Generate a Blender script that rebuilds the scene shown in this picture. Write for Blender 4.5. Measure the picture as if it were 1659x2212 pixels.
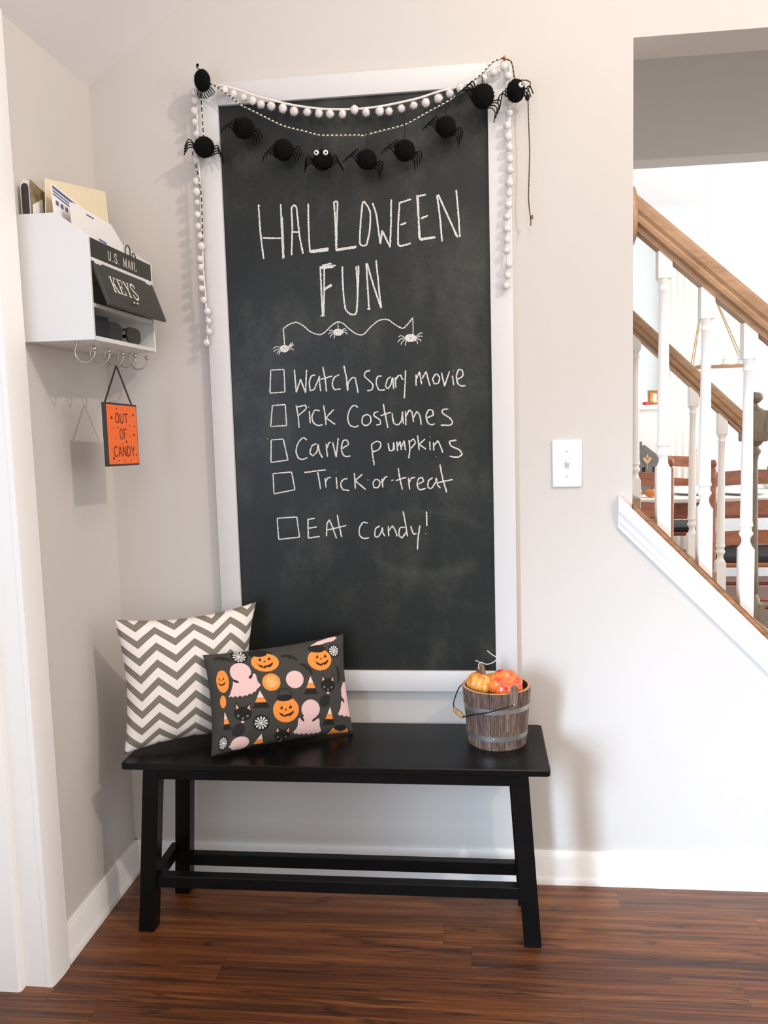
import bpy, bmesh, math, random
import numpy as np
from mathutils import Matrix, Vector

for o in list(bpy.data.objects):
    bpy.data.objects.remove(o)
SC = bpy.context.scene
COL = SC.collection
random.seed(7)

# ------------------------------------------------------------------ camera
cam_d = bpy.data.cameras.new('camera')
cam = bpy.data.objects.new('camera', cam_d)
COL.objects.link(cam)
R_ = (0.9933421, 0.1116317, -0.0284559)
U_ = (0.0163151, 0.1081999, 0.9939953)
F_ = (-0.1140403, 0.9878417, -0.1056583)
CP = (0.939017, -2.101273, 1.179871)
cam.matrix_world = Matrix(((R_[0], U_[0], -F_[0], CP[0]), (R_[1], U_[1], -F_[1], CP[1]),
                           (R_[2], U_[2], -F_[2], CP[2]), (0, 0, 0, 1)))
cam_d.sensor_fit = 'VERTICAL'
cam_d.sensor_height = 36.0
cam_d.lens = 1848.404 / 2212 * 36.0
cam_d.clip_start = 0.05
SC.camera = cam

# ------------------------------------------------------------------ world, lights, exposure
w = bpy.data.worlds.new('world')
SC.world = w
w.use_nodes = True
bg = w.node_tree.nodes['Background']
bg.inputs[0].default_value = (0.98, 0.985, 1.0, 1)
bg.inputs[1].default_value = 0.85

def light(name, kind, loc, energy, color, target=None, **kw):
    d = bpy.data.lights.new(name, kind)
    d.energy = energy
    d.color = color
    for k, v in kw.items():
        setattr(d, k, v)
    o = bpy.data.objects.new(name, d)
    COL.objects.link(o)
    o.location = loc
    if target is not None:
        o.rotation_euler = (Vector(target) - Vector(loc)).to_track_quat('-Z', 'Y').to_euler()
    return o

light('vault_lamp_light', 'POINT', (2.95, -2.00, 3.35), 142, (1.0, 0.87, 0.74), shadow_soft_size=0.06)
light('ceiling_lamp_light', 'POINT', (1.20, -0.98, 2.42), 6, (1.0, 0.88, 0.77), shadow_soft_size=0.05)
light('hall_lamp_light', 'POINT', (0.80, -2.40, 2.05), 8, (1.0, 0.88, 0.75), shadow_soft_size=0.06)
light('foyer_right_fill', 'AREA', (3.15, -1.55, 1.35), 10, (1.0, 0.93, 0.85), target=(0.0, -0.6, 1.0),  # unseen fill light added on the right to brighten the left wall
      shape='RECTANGLE', size=1.1, size_y=1.5)
light('glass_door_daylight', 'AREA', (-0.12, -2.12, 0.90), 11.0, (0.60, 0.79, 1.0), target=(2.10, -0.05, -0.05),
      shape='RECTANGLE', size=0.30, size_y=1.0, spread=math.radians(54))
light('glass_door_skylight', 'AREA', (-0.14, -2.12, 1.15), 5.0, (0.45, 0.66, 1.0), target=(0.45, 0.0, 1.15),
      shape='RECTANGLE', size=0.45, size_y=0.8)
light('dining_window_daylight', 'AREA', (4.4, 2.7, 1.5), 75, (0.93, 0.98, 1.0), target=(1.6, 2.7, 1.2),
      shape='RECTANGLE', size=2.6, size_y=2.2)
light('dining_ceiling_light', 'POINT', (2.6, 2.6, 2.35), 9, (1.0, 0.95, 0.88), shadow_soft_size=0.15)

vs = SC.view_settings
vs.view_transform = 'Standard'
vs.look = 'None'
vs.exposure = 0.21
vs.gamma = 1.0
vs.use_curve_mapping = False

# ------------------------------------------------------------------ materials
def lin(c):
    c = c / 255.0
    return c / 12.92 if c <= 0.04045 else ((c + 0.055) / 1.055) ** 2.4

def L3(rgb):
    return tuple(lin(c) for c in rgb)

class NT:
    def __init__(s, name):
        s.m = bpy.data.materials.new(name)
        s.m.use_nodes = True
        s.t = s.m.node_tree
        s.b = s.t.nodes['Principled BSDF']
    def n(s, kind, **kw):
        nd = s.t.nodes.new(kind)
        for k, v in kw.items():
            if k.startswith('i_'):
                key = k[2:]
                key = int(key) if key.isdigit() else key.replace('_', ' ')
                nd.inputs[key].default_value = v
            else:
                setattr(nd, k, v)
        return nd
    def l(s, a, b):
        s.t.links.new(a, b)
    def math(s, op, a, b=None, c=None):
        nd = s.n('ShaderNodeMath', operation=op)
        for i, x in enumerate((a, b, c)):
            if x is None:
                continue
            if isinstance(x, (int, float)):
                nd.inputs[i].default_value = x
            else:
                s.l(x, nd.inputs[i])
        return nd.outputs[0]
    def ramp(s, fac, stops):
        nd = s.n('ShaderNodeValToRGB')
        e = nd.color_ramp.elements
        while len(e) < len(stops):
            e.new(0.5)
        for k, (p, c) in enumerate(stops):
            e[k].position = p
            e[k].color = (*c, 1)
        s.l(fac, nd.inputs[0])
        return nd.outputs[0]
    def noise(s, vec, scale, detail=4, rough=0.55):
        nd = s.n('ShaderNodeTexNoise')
        nd.inputs['Scale'].default_value = scale
        nd.inputs['Detail'].default_value = detail
        nd.inputs['Roughness'].default_value = rough
        s.l(vec, nd.inputs['Vector'])
        return nd.outputs['Fac']
    def mapping(s, vec, scale):
        nd = s.n('ShaderNodeMapping')
        nd.inputs['Scale'].default_value = scale
        s.l(vec, nd.inputs['Vector'])
        return nd.outputs[0]
    def bump(s, h, strength, dist=0.002):
        nd = s.n('ShaderNodeBump')
        nd.inputs['Strength'].default_value = strength
        nd.inputs['Distance'].default_value = dist
        s.l(h, nd.inputs['Height'])
        s.l(nd.outputs[0], s.b.inputs['Normal'])

def pm(name, rgb, rough=0.5, var=0.06, scale=14, bump=0.0, metal=0.0, coat=0.0, spec=0.5, stretch=(1, 1, 1), trans=0.0):
    N = NT(name)
    tc = N.n('ShaderNodeTexCoord').outputs['Object']
    v = N.mapping(tc, stretch)
    f = N.noise(v, scale)
    c = L3(rgb)
    lo = tuple(x * (1 - var) for x in c)
    hi = tuple(min(1, x * (1 + var)) for x in c)
    N.l(N.ramp(f, [(0.3, lo), (0.7, hi)]), N.b.inputs['Base Color'])
    N.b.inputs['Roughness'].default_value = rough
    N.b.inputs['Metallic'].default_value = metal
    N.b.inputs['Coat Weight'].default_value = coat
    N.b.inputs['Specular IOR Level'].default_value = spec
    if trans:
        N.b.inputs['Transmission Weight'].default_value = trans
    if bump:
        N.bump(N.noise(v, scale * 6), bump)
    return N.m

def wood(name, dark, light_, axis=(1, 8, 8), scale=5, rough=0.45, bump=0.15, coat=0.0):
    N = NT(name)
    tc = N.n('ShaderNodeTexCoord').outputs['Object']
    v = N.mapping(tc, axis)
    f = N.noise(v, scale, 6, 0.65)
    g = N.noise(N.mapping(tc, tuple(a * 5 for a in axis)), scale, 3)
    mix = N.math('MULTIPLY_ADD', g, 0.35, N.math('MULTIPLY', f, 0.65))
    N.l(N.ramp(mix, [(0.33, L3(dark)), (0.62, L3(light_))]), N.b.inputs['Base Color'])
    N.b.inputs['Roughness'].default_value = rough
    N.b.inputs['Coat Weight'].default_value = coat
    N.bump(mix, bump)
    return N.m

def stave_mat():
    N = NT('weathered_stave_wood')
    tc = N.n('ShaderNodeTexCoord').outputs['Object']
    rnd = N.n('ShaderNodeObjectInfo').outputs['Random']
    f = N.noise(N.mapping(tc, (9, 9, 1)), 11, 6, 0.65)
    g = N.noise(N.mapping(tc, (40, 40, 2.5)), 11, 3)
    t = N.math('MULTIPLY_ADD', g, 0.4, N.math('MULTIPLY', f, 0.6))
    t = N.math('ADD', t, N.math('MULTIPLY', N.math('SUBTRACT', rnd, 0.5), 0.16))
    N.l(N.ramp(t, [(0.32, L3((48, 34, 28))), (0.50, L3((98, 76, 64))), (0.66, L3((148, 124, 108)))]), N.b.inputs['Base Color'])
    N.b.inputs['Roughness'].default_value = 0.75
    N.bump(t, 0.4)
    return N.m

def floor_mat():
    N = NT('hardwood_floor')
    tc = N.n('ShaderNodeTexCoord').outputs['Object']
    sp = N.n('ShaderNodeSeparateXYZ')
    N.l(tc, sp.inputs[0])
    X, Y = sp.outputs[0], sp.outputs[1]
    row = N.math('FLOOR', N.math('DIVIDE', Y, 0.083))
    off = N.math('MULTIPLY', N.math('FRACT', N.math('MULTIPLY', N.math('SINE', N.math('MULTIPLY', row, 12.9898)), 43758.5)), 1.1)
    xs = N.math('ADD', X, off)
    col = N.math('FLOOR', N.math('DIVIDE', xs, 1.1))
    idv = N.math('FRACT', N.math('MULTIPLY', N.math('SINE', N.math('ADD', N.math('MULTIPLY', row, 78.233), N.math('MULTIPLY', col, 37.719))), 24634.6))
    # grain: long streaks along the plank, shifted per plank
    cb = N.n('ShaderNodeCombineXYZ')
    N.l(N.math('MULTIPLY', X, 1.6), cb.inputs[0])
    N.l(N.math('MULTIPLY', Y, 26.0), cb.inputs[1])
    N.l(N.math('MULTIPLY', idv, 40.0), cb.inputs[2])
    g1 = N.noise(cb.outputs[0], 1.3, 8, 0.62)
    cb2 = N.n('ShaderNodeCombineXYZ')
    N.l(N.math('MULTIPLY', X, 4.0), cb2.inputs[0])
    N.l(N.math('MULTIPLY', Y, 230.0), cb2.inputs[1])
    N.l(N.math('MULTIPLY', idv, 17.0), cb2.inputs[2])
    g2 = N.noise(cb2.outputs[0], 1.0, 4, 0.6)
    t = N.math('MULTIPLY_ADD', g2, 0.42, N.math('MULTIPLY', g1, 0.52))
    t = N.math('ADD', t, N.math('MULTIPLY', N.math('SUBTRACT', idv, 0.5), 0.09))
    base = N.ramp(t, [(0.28, L3((42, 19, 7))), (0.42, L3((80, 40, 14))), (0.52, L3((110, 61, 26))), (0.66, L3((144, 92, 48)))])
    # dark cathedral streaks
    cb3 = N.n('ShaderNodeCombineXYZ')
    N.l(N.math('MULTIPLY', X, 0.9), cb3.inputs[0])
    N.l(N.math('MULTIPLY', Y, 13.0), cb3.inputs[1])
    N.l(N.math('MULTIPLY', idv, 9.0), cb3.inputs[2])
    g3 = N.noise(cb3.outputs[0], 1.7, 3, 0.5)
    st = N.math('SUBTRACT', 1.0, N.math('MULTIPLY', N.math('ABSOLUTE', N.math('SUBTRACT', g3, 0.5)), 55.0))
    st = N.math('MULTIPLY', N.math('MAXIMUM', st, 0.0), 0.75)
    # plank seams
    fy = N.math('FRACT', N.math('DIVIDE', Y, 0.083))
    fx = N.math('FRACT', N.math('DIVIDE', xs, 1.1))
    seam = N.math('MAXIMUM', N.math('LESS_THAN', fy, 0.018), N.math('LESS_THAN', fx, 0.0014))
    dk = N.math('MAXIMUM', st, N.math('MULTIPLY', seam, 0.55))
    mx = N.n('ShaderNodeMix', data_type='RGBA')
    N.l(dk, mx.inputs[0])
    N.l(base, mx.inputs[6])
    mx.inputs[7].default_value = (*L3((20, 9, 5)), 1)
    N.l(mx.outputs[2], N.b.inputs['Base Color'])
    N.b.inputs['Roughness'].default_value = 0.46
    N.b.inputs['Coat Weight'].default_value = 0.12
    N.b.inputs['Coat Roughness'].default_value = 0.38
    N.bump(N.math('SUBTRACT', t, N.math('MULTIPLY', seam, 0.4)), 0.12, 0.001)
    return N.m

def board_mat():
    N = NT('chalkboard_slate')
    tc = N.n('ShaderNodeTexCoord').outputs['Object']
    a = N.noise(tc, 2.6, 5, 0.6)
    b = N.noise(N.mapping(tc, (1, 1, 0.45)), 9.0, 6, 0.7)
    c = N.noise(tc, 240.0, 2)
    t = N.math('MULTIPLY_ADD', b, 0.35, N.math('MULTIPLY', a, 0.55))
    t = N.math('MULTIPLY_ADD', c, 0.10, t)
    # faint ring left by a wiped drawing
    sp = N.n('ShaderNodeSeparateXYZ')
    N.l(tc, sp.inputs[0])
    dx = N.math('DIVIDE', N.math('SUBTRACT', sp.outputs[0], 0.155), 0.17)
    dz = N.math('DIVIDE', N.math('SUBTRACT', sp.outputs[2], 0.335), 0.085)
    r = N.math('SQRT', N.math('ADD', N.math('MULTIPLY', dx, dx), N.math('MULTIPLY', dz, dz)))
    ring = N.math('MAXIMUM', N.math('SUBTRACT', 1.0, N.math('MULTIPLY', N.math('ABSOLUTE', N.math('SUBTRACT', r, 0.9)), 4.0)), 0.0)
    t = N.math('ADD', t, N.math('MULTIPLY', ring, 0.045))
    N.l(N.ramp(t, [(0.36, L3((19, 21, 20))), (0.50, L3((31, 34, 32))), (0.66, L3((68, 69, 63)))]), N.b.inputs['Base Color'])
    N.b.inputs['Roughness'].default_value = 0.40
    N.b.inputs['Specular IOR Level'].default_value = 0.35
    N.bump(c, 0.12, 0.0006)
    return N.m

def chalk_mat():
    N = NT('white_chalk')
    tc = N.n('ShaderNodeTexCoord').outputs['Object']
    f = N.noise(tc, 420, 3, 0.7)
    N.l(N.ramp(f, [(0.34, L3((120, 120, 116))), (0.50, L3((226, 223, 220)))]), N.b.inputs['Base Color'])
    N.b.inputs['Roughness'].default_value = 0.95
    return N.m

def chevron_mat():
    N = NT('chevron_fabric')
    uv = N.n('ShaderNodeTexCoord').outputs['UV']
    sp = N.n('ShaderNodeSeparateXYZ')
    N.l(uv, sp.inputs[0])
    x = N.math('MULTIPLY', N.math('ADD', sp.outputs[0], 0.012), 3.72 * 2)
    tri = N.math('PINGPONG', x, 1.0)
    y = N.math('ADD', N.math('MULTIPLY', sp.outputs[1], 7.7), N.math('MULTIPLY', tri, 0.86))
    fr = N.math('FRACT', N.math('ADD', y, 0.15))
    st = N.math('LESS_THAN', fr, 0.46)
    mx = N.n('ShaderNodeMix', data_type='RGBA')
    N.l(st, mx.inputs[0])
    mx.inputs[6].default_value = (*L3((238, 228, 220)), 1)
    mx.inputs[7].default_value = (*L3((124, 117, 104)), 1)
    N.l(mx.outputs[2], N.b.inputs['Base Color'])
    N.b.inputs['Roughness'].default_value = 0.9
    N.bump(N.noise(uv, 260, 2), 0.25, 0.0008)
    return N.m

def attr_mat(name, rough=0.85, bump=0.25):
    N = NT(name)
    at = N.n('ShaderNodeVertexColor', layer_name='print')
    N.l(at.outputs[0], N.b.inputs['Base Color'])
    N.b.inputs['Roughness'].default_value = rough
    if bump:
        N.bump(N.noise(N.n('ShaderNodeTexCoord').outputs['Object'], 700, 2), bump, 0.0006)
    return N.m

M = dict(
    wall=pm('wall_paint', (206, 200, 194), 0.75, 0.012, 3, 0.06),
    ceil=pm('ceiling_paint', (240, 236, 236), 0.9, 0.012, 5, 0.15),
    trim=pm('white_trim_paint', (240, 237, 234), 0.38, 0.012, 6, 0.02),
    floor=floor_mat(),
    frame=pm('white_frame_paint', (216, 214, 213), 0.5, 0.012, 5, 0.03),
    board=board_mat(), chalk=chalk_mat(),
    black=pm('black_bench_paint', (9, 9, 9), 0.34, 0.25, 30, 0.05, spec=0.2),
    pom=pm('white_pompom_wool', (240, 234, 230), 1.0, 0.04, 200, 0.6),
    spider=pm('black_spider_yarn', (14, 14, 13), 1.0, 0.3, 160, 0.6, spec=0.15),
    twine_w=pm('twine_white', (232, 226, 214), 0.95, 0.05, 60),
    twine_b=pm('twine_black', (26, 24, 22), 0.95, 0.1, 60),
    twine_g=pm('twine_gold', (132, 112, 62), 0.9, 0.2, 80),
    eye=pm('eye_white', (240, 240, 236), 0.25, 0.01, 5),
    pupil=pm('eye_black', (8, 8, 8), 0.2, 0.01, 5),
    box=pm('white_box_paint', (222, 221, 219), 0.45, 0.012, 6, 0.02),
    panel=pm('black_panel_paint', (44, 43, 40), 0.45, 0.12, 120, 0.1),
    letterw=pm('white_lettering', (236, 230, 216), 0.7, 0.04, 60),
    steel=pm('brushed_nickel', (196, 188, 178), 0.28, 0.04, 40, metal=1.0),
    orange=pm('orange_sign_paint', (247, 112, 45), 0.6, 0.04, 30),
    signblack=pm('black_glitter_edge', (26, 26, 30), 0.4, 0.6, 600),
    signtext=pm('dark_sign_ink', (48, 14, 14), 0.7, 0.05, 50),
    manila=pm('cream_envelope_paper', (238, 222, 190), 0.8, 0.02, 20),
    paper=pm('white_paper', (240, 236, 232), 0.8, 0.015, 20),
    ink=pm('blue_print_ink', (96, 100, 140), 0.8, 0.25, 90),
    photo=pm('printed_leaflet', (140, 122, 88), 0.5, 0.55, 40),
    darkcover=pm('dark_catalogue_cover', (62, 56, 56), 0.4, 0.5, 60),
    navy=pm('navy_pouch_fabric', (26, 30, 40), 0.8, 0.15, 60),
    lens=pm('smoked_lens', (30, 25, 21), 0.25, 0.1, 20, spec=0.25),
    switch=pm('switch_plastic', (242, 239, 238), 0.35, 0.008, 5),
    slot=pm('switch_slot_shade', (205, 203, 201), 0.6, 0.03, 9),
    bucket=stave_mat(),
    bucket_rim=wood('cut_stave_wood', (176, 130, 98), (222, 186, 150), (4, 4, 4), 12, 0.7, 0.2),
    hoop=pm('galvanised_band', (172, 168, 165), 0.4, 0.12, 30, metal=0.85),
    wire=pm('dark_bale_wire', (40, 38, 36), 0.5, 0.1, 20, metal=0.6),
    grip=wood('turned_grip_wood', (150, 108, 66), (206, 166, 116), (4, 4, 1), 20, 0.55, 0.1),
    pk_y=pm('yellow_orange_gourd_skin', (232, 150, 52), 0.32, 0.22, 22, coat=0.3),
    pk_r=pm('red_orange_foil_skin', (238, 88, 44), 0.22, 0.28, 26, 0.25, coat=0.6),
    stem=pm('dry_stem', (120, 96, 72), 0.8, 0.2, 40),
    vine=pm('white_wire_vine', (205, 200, 198), 0.5, 0.05, 30),
    rail=wood('oak_handrail', (150, 114, 82), (180, 142, 108), (1.2, 9, 5), 5, 0.4, 0.08, 0.15),
    cap=wood('oak_stringer_cap', (112, 74, 48), (166, 122, 88), (1.2, 12, 8), 6, 0.45, 0.12),
    newel=wood('dark_newel_wood', (92, 78, 62), (136, 122, 102), (9, 9, 1.2), 8, 0.5, 0.12),
    chair=wood('cherry_chair_wood', (140, 80, 54), (188, 120, 86), (1.5, 6, 6), 6, 0.4, 0.08, 0.2),
    seat=pm('charcoal_seat_cushion', (58, 58, 60), 0.9, 0.1, 80, 0.3),
    cloth=pm('cream_tabletop', (240, 234, 222), 0.6, 0.02, 12),
    house=pm('slate_house_board', (126, 126, 124), 0.7, 0.2, 50),
    dark=pm('dark_window_paint', (28, 28, 30), 0.6, 0.1, 30),
    leaf=pm('tan_leaf_wood', (226, 186, 140), 0.7, 0.1, 40),
    pumpkin=pm('small_pumpkin_skin', (222, 132, 62), 0.45, 0.15, 30),
    red=pm('red_ornament_gloss', (206, 52, 40), 0.3, 0.1, 30),
    brownframe=wood('picture_frame_wood', (120, 80, 48), (170, 122, 80), (3, 3, 3), 12, 0.5, 0.1),
    rope=pm('jute_rope', (196, 164, 122), 0.95, 0.15, 120),
    curtain=pm('sheer_cream_curtain', (244, 240, 230), 0.9, 0.015, 20),
    carpet=pm('stair_carpet', (176, 160, 142), 1.0, 0.12, 160, 0.5),
    dwall=pm('dining_wall_paint', (222, 227, 228), 0.8, 0.01, 4),
)
def two_tone(name, a, b, scale, rough, coat):
    N = NT(name)
    tc = N.n('ShaderNodeTexCoord').outputs['Object']
    f = N.noise(tc, scale, 5, 0.65)
    N.l(N.ramp(f, [(0.38, L3(a)), (0.60, L3(b))]), N.b.inputs['Base Color'])
    N.b.inputs['Roughness'].default_value = rough
    N.b.inputs['Coat Weight'].default_value = coat
    N.bump(N.noise(tc, scale * 2.2, 3), 0.5, 0.003)
    return N.m
M['pk_r'] = two_tone('red_orange_foil_skin', (214, 44, 30), (246, 134, 58), 55, 0.25, 0.5)
M['pk_y'] = two_tone('yellow_orange_gourd_skin', (206, 104, 30), (240, 172, 78), 50, 0.35, 0.25)
M['chevron'] = chevron_mat()
M['print'] = attr_mat('halloween_print_fabric')
M['pillow_back'] = pm('pillow_back_fabric', (52, 50, 46), 0.9, 0.08, 60, 0.2)
M['canvas_back'] = pm('chevron_back_fabric', (224, 214, 204), 0.9, 0.04, 60, 0.2)

# ------------------------------------------------------------------ mesh building
class MB:
    def __init__(s):
        s.bm = bmesh.new()
    def add(s, verts, faces, mi=0):
        vs_ = [s.bm.verts.new(v) for v in verts]
        for f in faces:
            try:
                fc = s.bm.faces.new([vs_[i] for i in f])
                fc.material_index = mi
            except ValueError:
                pass
        return vs_
    def box(s, x0, x1, y0, y1, z0, z1, bev=0.0, T=None, mi=0, seg=2):
        b = bmesh.new()
        r = bmesh.ops.create_cube(b, size=1.0)
        for v in r['verts']:
            v.co = Vector(((x0 + x1) / 2 + v.co.x * (x1 - x0), (y0 + y1) / 2 + v.co.y * (y1 - y0), (z0 + z1) / 2 + v.co.z * (z1 - z0)))
        if bev:
            bmesh.ops.bevel(b, geom=list(b.edges), offset=bev, segments=seg, affect='EDGES', profile=0.5)
        s.merge(b, T, mi)
    def merge(s, b, T=None, mi=0):
        b.verts.index_update()
        mp = [s.bm.verts.new((T @ v.co) if T is not None else v.co) for v in b.verts]
        for f in b.faces:
            try:
                fc = s.bm.faces.new([mp[v.index] for v in f.verts])
                fc.material_index = mi if mi else f.material_index
            except ValueError:
                pass
        b.free()
    def prism(s, poly, fn, a0, a1, mi=0, bev=0.0):
        """poly: 2-D outline, fn(u, v, a) -> 3-D point, extruded from a0 to a1"""
        b = bmesh.new()
        n = len(poly)
        lo = [b.verts.new(fn(u, v, a0)) for u, v in poly]
        hi = [b.verts.new(fn(u, v, a1)) for u, v in poly]
        b.faces.new(lo)
        b.faces.new(hi[::-1])
        for i in range(n):
            j = (i + 1) % n
            b.faces.new((lo[j], lo[i], hi[i], hi[j]))
        bmesh.ops.recalc_face_normals(b, faces=list(b.faces))
        if bev:
            bmesh.ops.bevel(b, geom=list(b.edges), offset=bev, segments=1, affect='EDGES')
        s.merge(b, None, mi)
    def tube(s, pts, r, n=8, closed=False, mi=0, alt=None, cap=True):
        pts = [Vector(p) for p in pts]
        m = len(pts)
        rr = r if isinstance(r, (list, tuple)) else [r] * m
        rings = []
        up = None
        for i, p in enumerate(pts):
            if closed:
                t = pts[(i + 1) % m] - pts[i - 1]
            else:
                t = pts[min(i + 1, m - 1)] - pts[max(i - 1, 0)]
            if t.length < 1e-9:
                t = Vector((0, 0, 1))
            t.normalize()
            if up is None:
                up = t.orthogonal().normalized()
            else:
                up = (up - t * up.dot(t))
                up = up.normalized() if up.length > 1e-6 else t.orthogonal().normalized()
            q = t.cross(up)
            rings.append([s.bm.verts.new(p + (up * math.cos(2 * math.pi * k / n) + q * math.sin(2 * math.pi * k / n)) * rr[i]) for k in range(n)])
        rng = range(m) if closed else range(m - 1)
        for i in rng:
            a, b = rings[i], rings[(i + 1) % m]
            for k in range(n):
                f = s.bm.faces.new((a[k], a[(k + 1) % n], b[(k + 1) % n], b[k]))
                f.material_index = mi if alt is None else alt[(i + k // max(1, n // 2)) % len(alt)]
        if not closed and cap:
            for rg, fl in ((rings[0], True), (rings[-1], False)):
                f = s.bm.faces.new(rg[::-1] if fl else rg)
                f.material_index = mi
    def lathe(s, prof, c=(0, 0, 0), n=24, T=None, mi=0, cap=True):
        c = Vector(c)
        rings = []
        for r, z in prof:
            ring = []
            for k in range(n):
                p = Vector((r * math.cos(2 * math.pi * k / n), r * math.sin(2 * math.pi * k / n), z))
                p = (T @ p) if T is not None else p
                ring.append(s.bm.verts.new(p + c))
            rings.append(ring)
        for a, b in zip(rings, rings[1:]):
            for k in range(n):
                f = s.bm.faces.new((a[k], a[(k + 1) % n], b[(k + 1) % n], b[k]))
                f.material_index = mi
        if cap:
            if prof[0][0] > 1e-6:
                s.bm.faces.new(rings[0][::-1]).material_index = mi
            if prof[-1][0] > 1e-6:
                s.bm.faces.new(rings[-1]).material_index = mi
    def sphere(s, c, r, sub=3, scale=(1, 1, 1), jit=0.0, T=None, mi=0):
        b = bmesh.new()
        bmesh.ops.create_icosphere(b, subdivisions=sub, radius=1.0)
        for v in b.verts:
            k = 1 + random.uniform(-jit, jit)
            p = Vector((v.co.x * scale[0], v.co.y * scale[1], v.co.z * scale[2])) * r * k
            v.co = ((T @ p) if T is not None else p) + Vector(c)
        s.merge(b, None, mi)
    def fuzz(s, c, r, n, ln, scale=(1, 1, 1), wd=0.0006):
        for _ in range(n):
            d = Vector((random.gauss(0, 1), random.gauss(0, 1), random.gauss(0, 1))).normalized()
            o = Vector((d.x * scale[0], d.y * scale[1], d.z * scale[2])) * r * 0.93
            t = d.orthogonal().normalized() * wd
            q = d.cross(t)
            tip = o + (d + Vector((random.uniform(-.5, .5), random.uniform(-.5, .5), random.uniform(-.5, .5)))) * ln * random.uniform(.5, 1.2)
            cc = Vector(c)
            s.add([cc + o + t, cc + o - t * .5 + q, cc + o - t * .5 - q, cc + tip], [(0, 1, 3), (1, 2, 3), (2, 0, 3)])
    def stroke(s, pts, hw, fn, th=0.0005, mi=0, smooth=True, jit=0.0, step=0.003, square=False):
        """flat ribbon along a 2-D polyline laid on a plane by fn(u, v, height)"""
        p = curve2(pts, step) if (smooth and len(pts) > 2) else resample(pts, step if jit else 1e9)
        m = len(p)
        Lr, Rr = [], []
        for i in range(m):
            a, b = p[max(i - 1, 0)], p[min(i + 1, m - 1)]
            dx, dy = b[0] - a[0], b[1] - a[1]
            d = math.hypot(dx, dy) or 1e-9
            nx, ny = -dy / d, dx / d
            k = hw * (1 + random.uniform(-jit, jit))
            k2 = hw * (1 + random.uniform(-jit, jit))
            if not square and (i == 0 or i == m - 1):
                k *= 0.55
                k2 *= 0.55
            Lr.append((p[i][0] + nx * k, p[i][1] + ny * k))
            Rr.append((p[i][0] - nx * k2, p[i][1] - ny * k2))
        V = []
        base_h = th
        rnd = random.uniform(0, 2.5e-4) if jit else 0.0
        for q_, (a, b) in enumerate(zip(Lr, Rr)):
            if jit:
                th = base_h + rnd + q_ * 1.6e-6
            V += [fn(a[0], a[1], th), fn(b[0], b[1], th), fn(a[0], a[1], 0), fn(b[0], b[1], 0)]
        Fc = []
        for i in range(m - 1):
            q = 4 * i
            Fc += [(q, q + 1, q + 5, q + 4), (q, q + 4, q + 6, q + 2), (q + 1, q + 3, q + 7, q + 5)]
        Fc += [(0, 2, 3, 1), (4 * m - 4, 4 * m - 3, 4 * m - 1, 4 * m - 2)]
        s.add(V, Fc, mi)

def resample(pts, step):
    out = [pts[0]]
    for a, b in zip(pts, pts[1:]):
        d = math.dist(a, b)
        k = max(1, int(d / step))
        for i in range(1, k + 1):
            t = i / k
            out.append(tuple(a[j] + (b[j] - a[j]) * t for j in range(len(a))))
    return out

def curve2(pts, step, ten=0.42):
    """cardinal spline through the points (any dimension)"""
    P = [np.array(p, float) for p in pts]
    n = len(P)
    closed = np.linalg.norm(P[0] - P[-1]) < 1e-6 and n > 3
    T = []
    for i in range(n):
        if closed and i in (0, n - 1):
            t = (P[1] - P[-2]) * ten
        else:
            a, b = P[max(i - 1, 0)], P[min(i + 1, n - 1)]
            t = (b - a) * ten
            if 0 < i < n - 1:
                d1 = np.linalg.norm(P[i] - P[i - 1])
                d2 = np.linalg.norm(P[i + 1] - P[i])
                cs = np.dot(P[i] - P[i - 1], P[i + 1] - P[i]) / (d1 * d2 + 1e-12)
                if cs < 0.15:
                    t = t * 0.15
                lim = min(d1, d2)
                ln = np.linalg.norm(t)
                if ln > lim:
                    t = t * lim / ln
        T.append(t)
    out = [tuple(P[0])]
    for i in range(n - 1):
        k = max(2, int(np.linalg.norm(P[i + 1] - P[i]) / step))
        for j in range(1, k + 1):
            u = j / k
            h = (2 * u**3 - 3 * u**2 + 1) * P[i] + (u**3 - 2 * u**2 + u) * T[i] + (-2 * u**3 + 3 * u**2) * P[i + 1] + (u**3 - u**2) * T[i + 1]
            out.append(tuple(h))
    return out

def even(pts, step):
    """points at even spacing along a polyline"""
    P = [np.array(p, float) for p in pts]
    d = [0.0]
    for a, b in zip(P, P[1:]):
        d.append(d[-1] + np.linalg.norm(b - a))
    n = max(2, int(d[-1] / step))
    out = []
    k = 0
    for i in range(n + 1):
        s = d[-1] * i / n
        while k < len(d) - 2 and d[k + 1] < s:
            k += 1
        seg = d[k + 1] - d[k]
        t = (s - d[k]) / seg if seg > 1e-12 else 0
        out.append(tuple(P[k] + (P[k + 1] - P[k]) * t))
    return out

# ------------------------------------------------------------------ objects
def tag(o, label=None, cat=None, group=None, kind=None):
    if label:
        o['label'] = label
    if cat:
        o['category'] = cat
    if group:
        o['group'] = group
    if kind:
        o['kind'] = kind
    return o

BASE = {}
def thing(name, loc, label, cat, group=None, kind=None):
    o = bpy.data.objects.new(name, None)
    o.empty_display_size = 0.05
    COL.objects.link(o)
    o.location = loc
    BASE[o.name] = Vector(loc)
    return tag(o, label, cat, group, kind)

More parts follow.
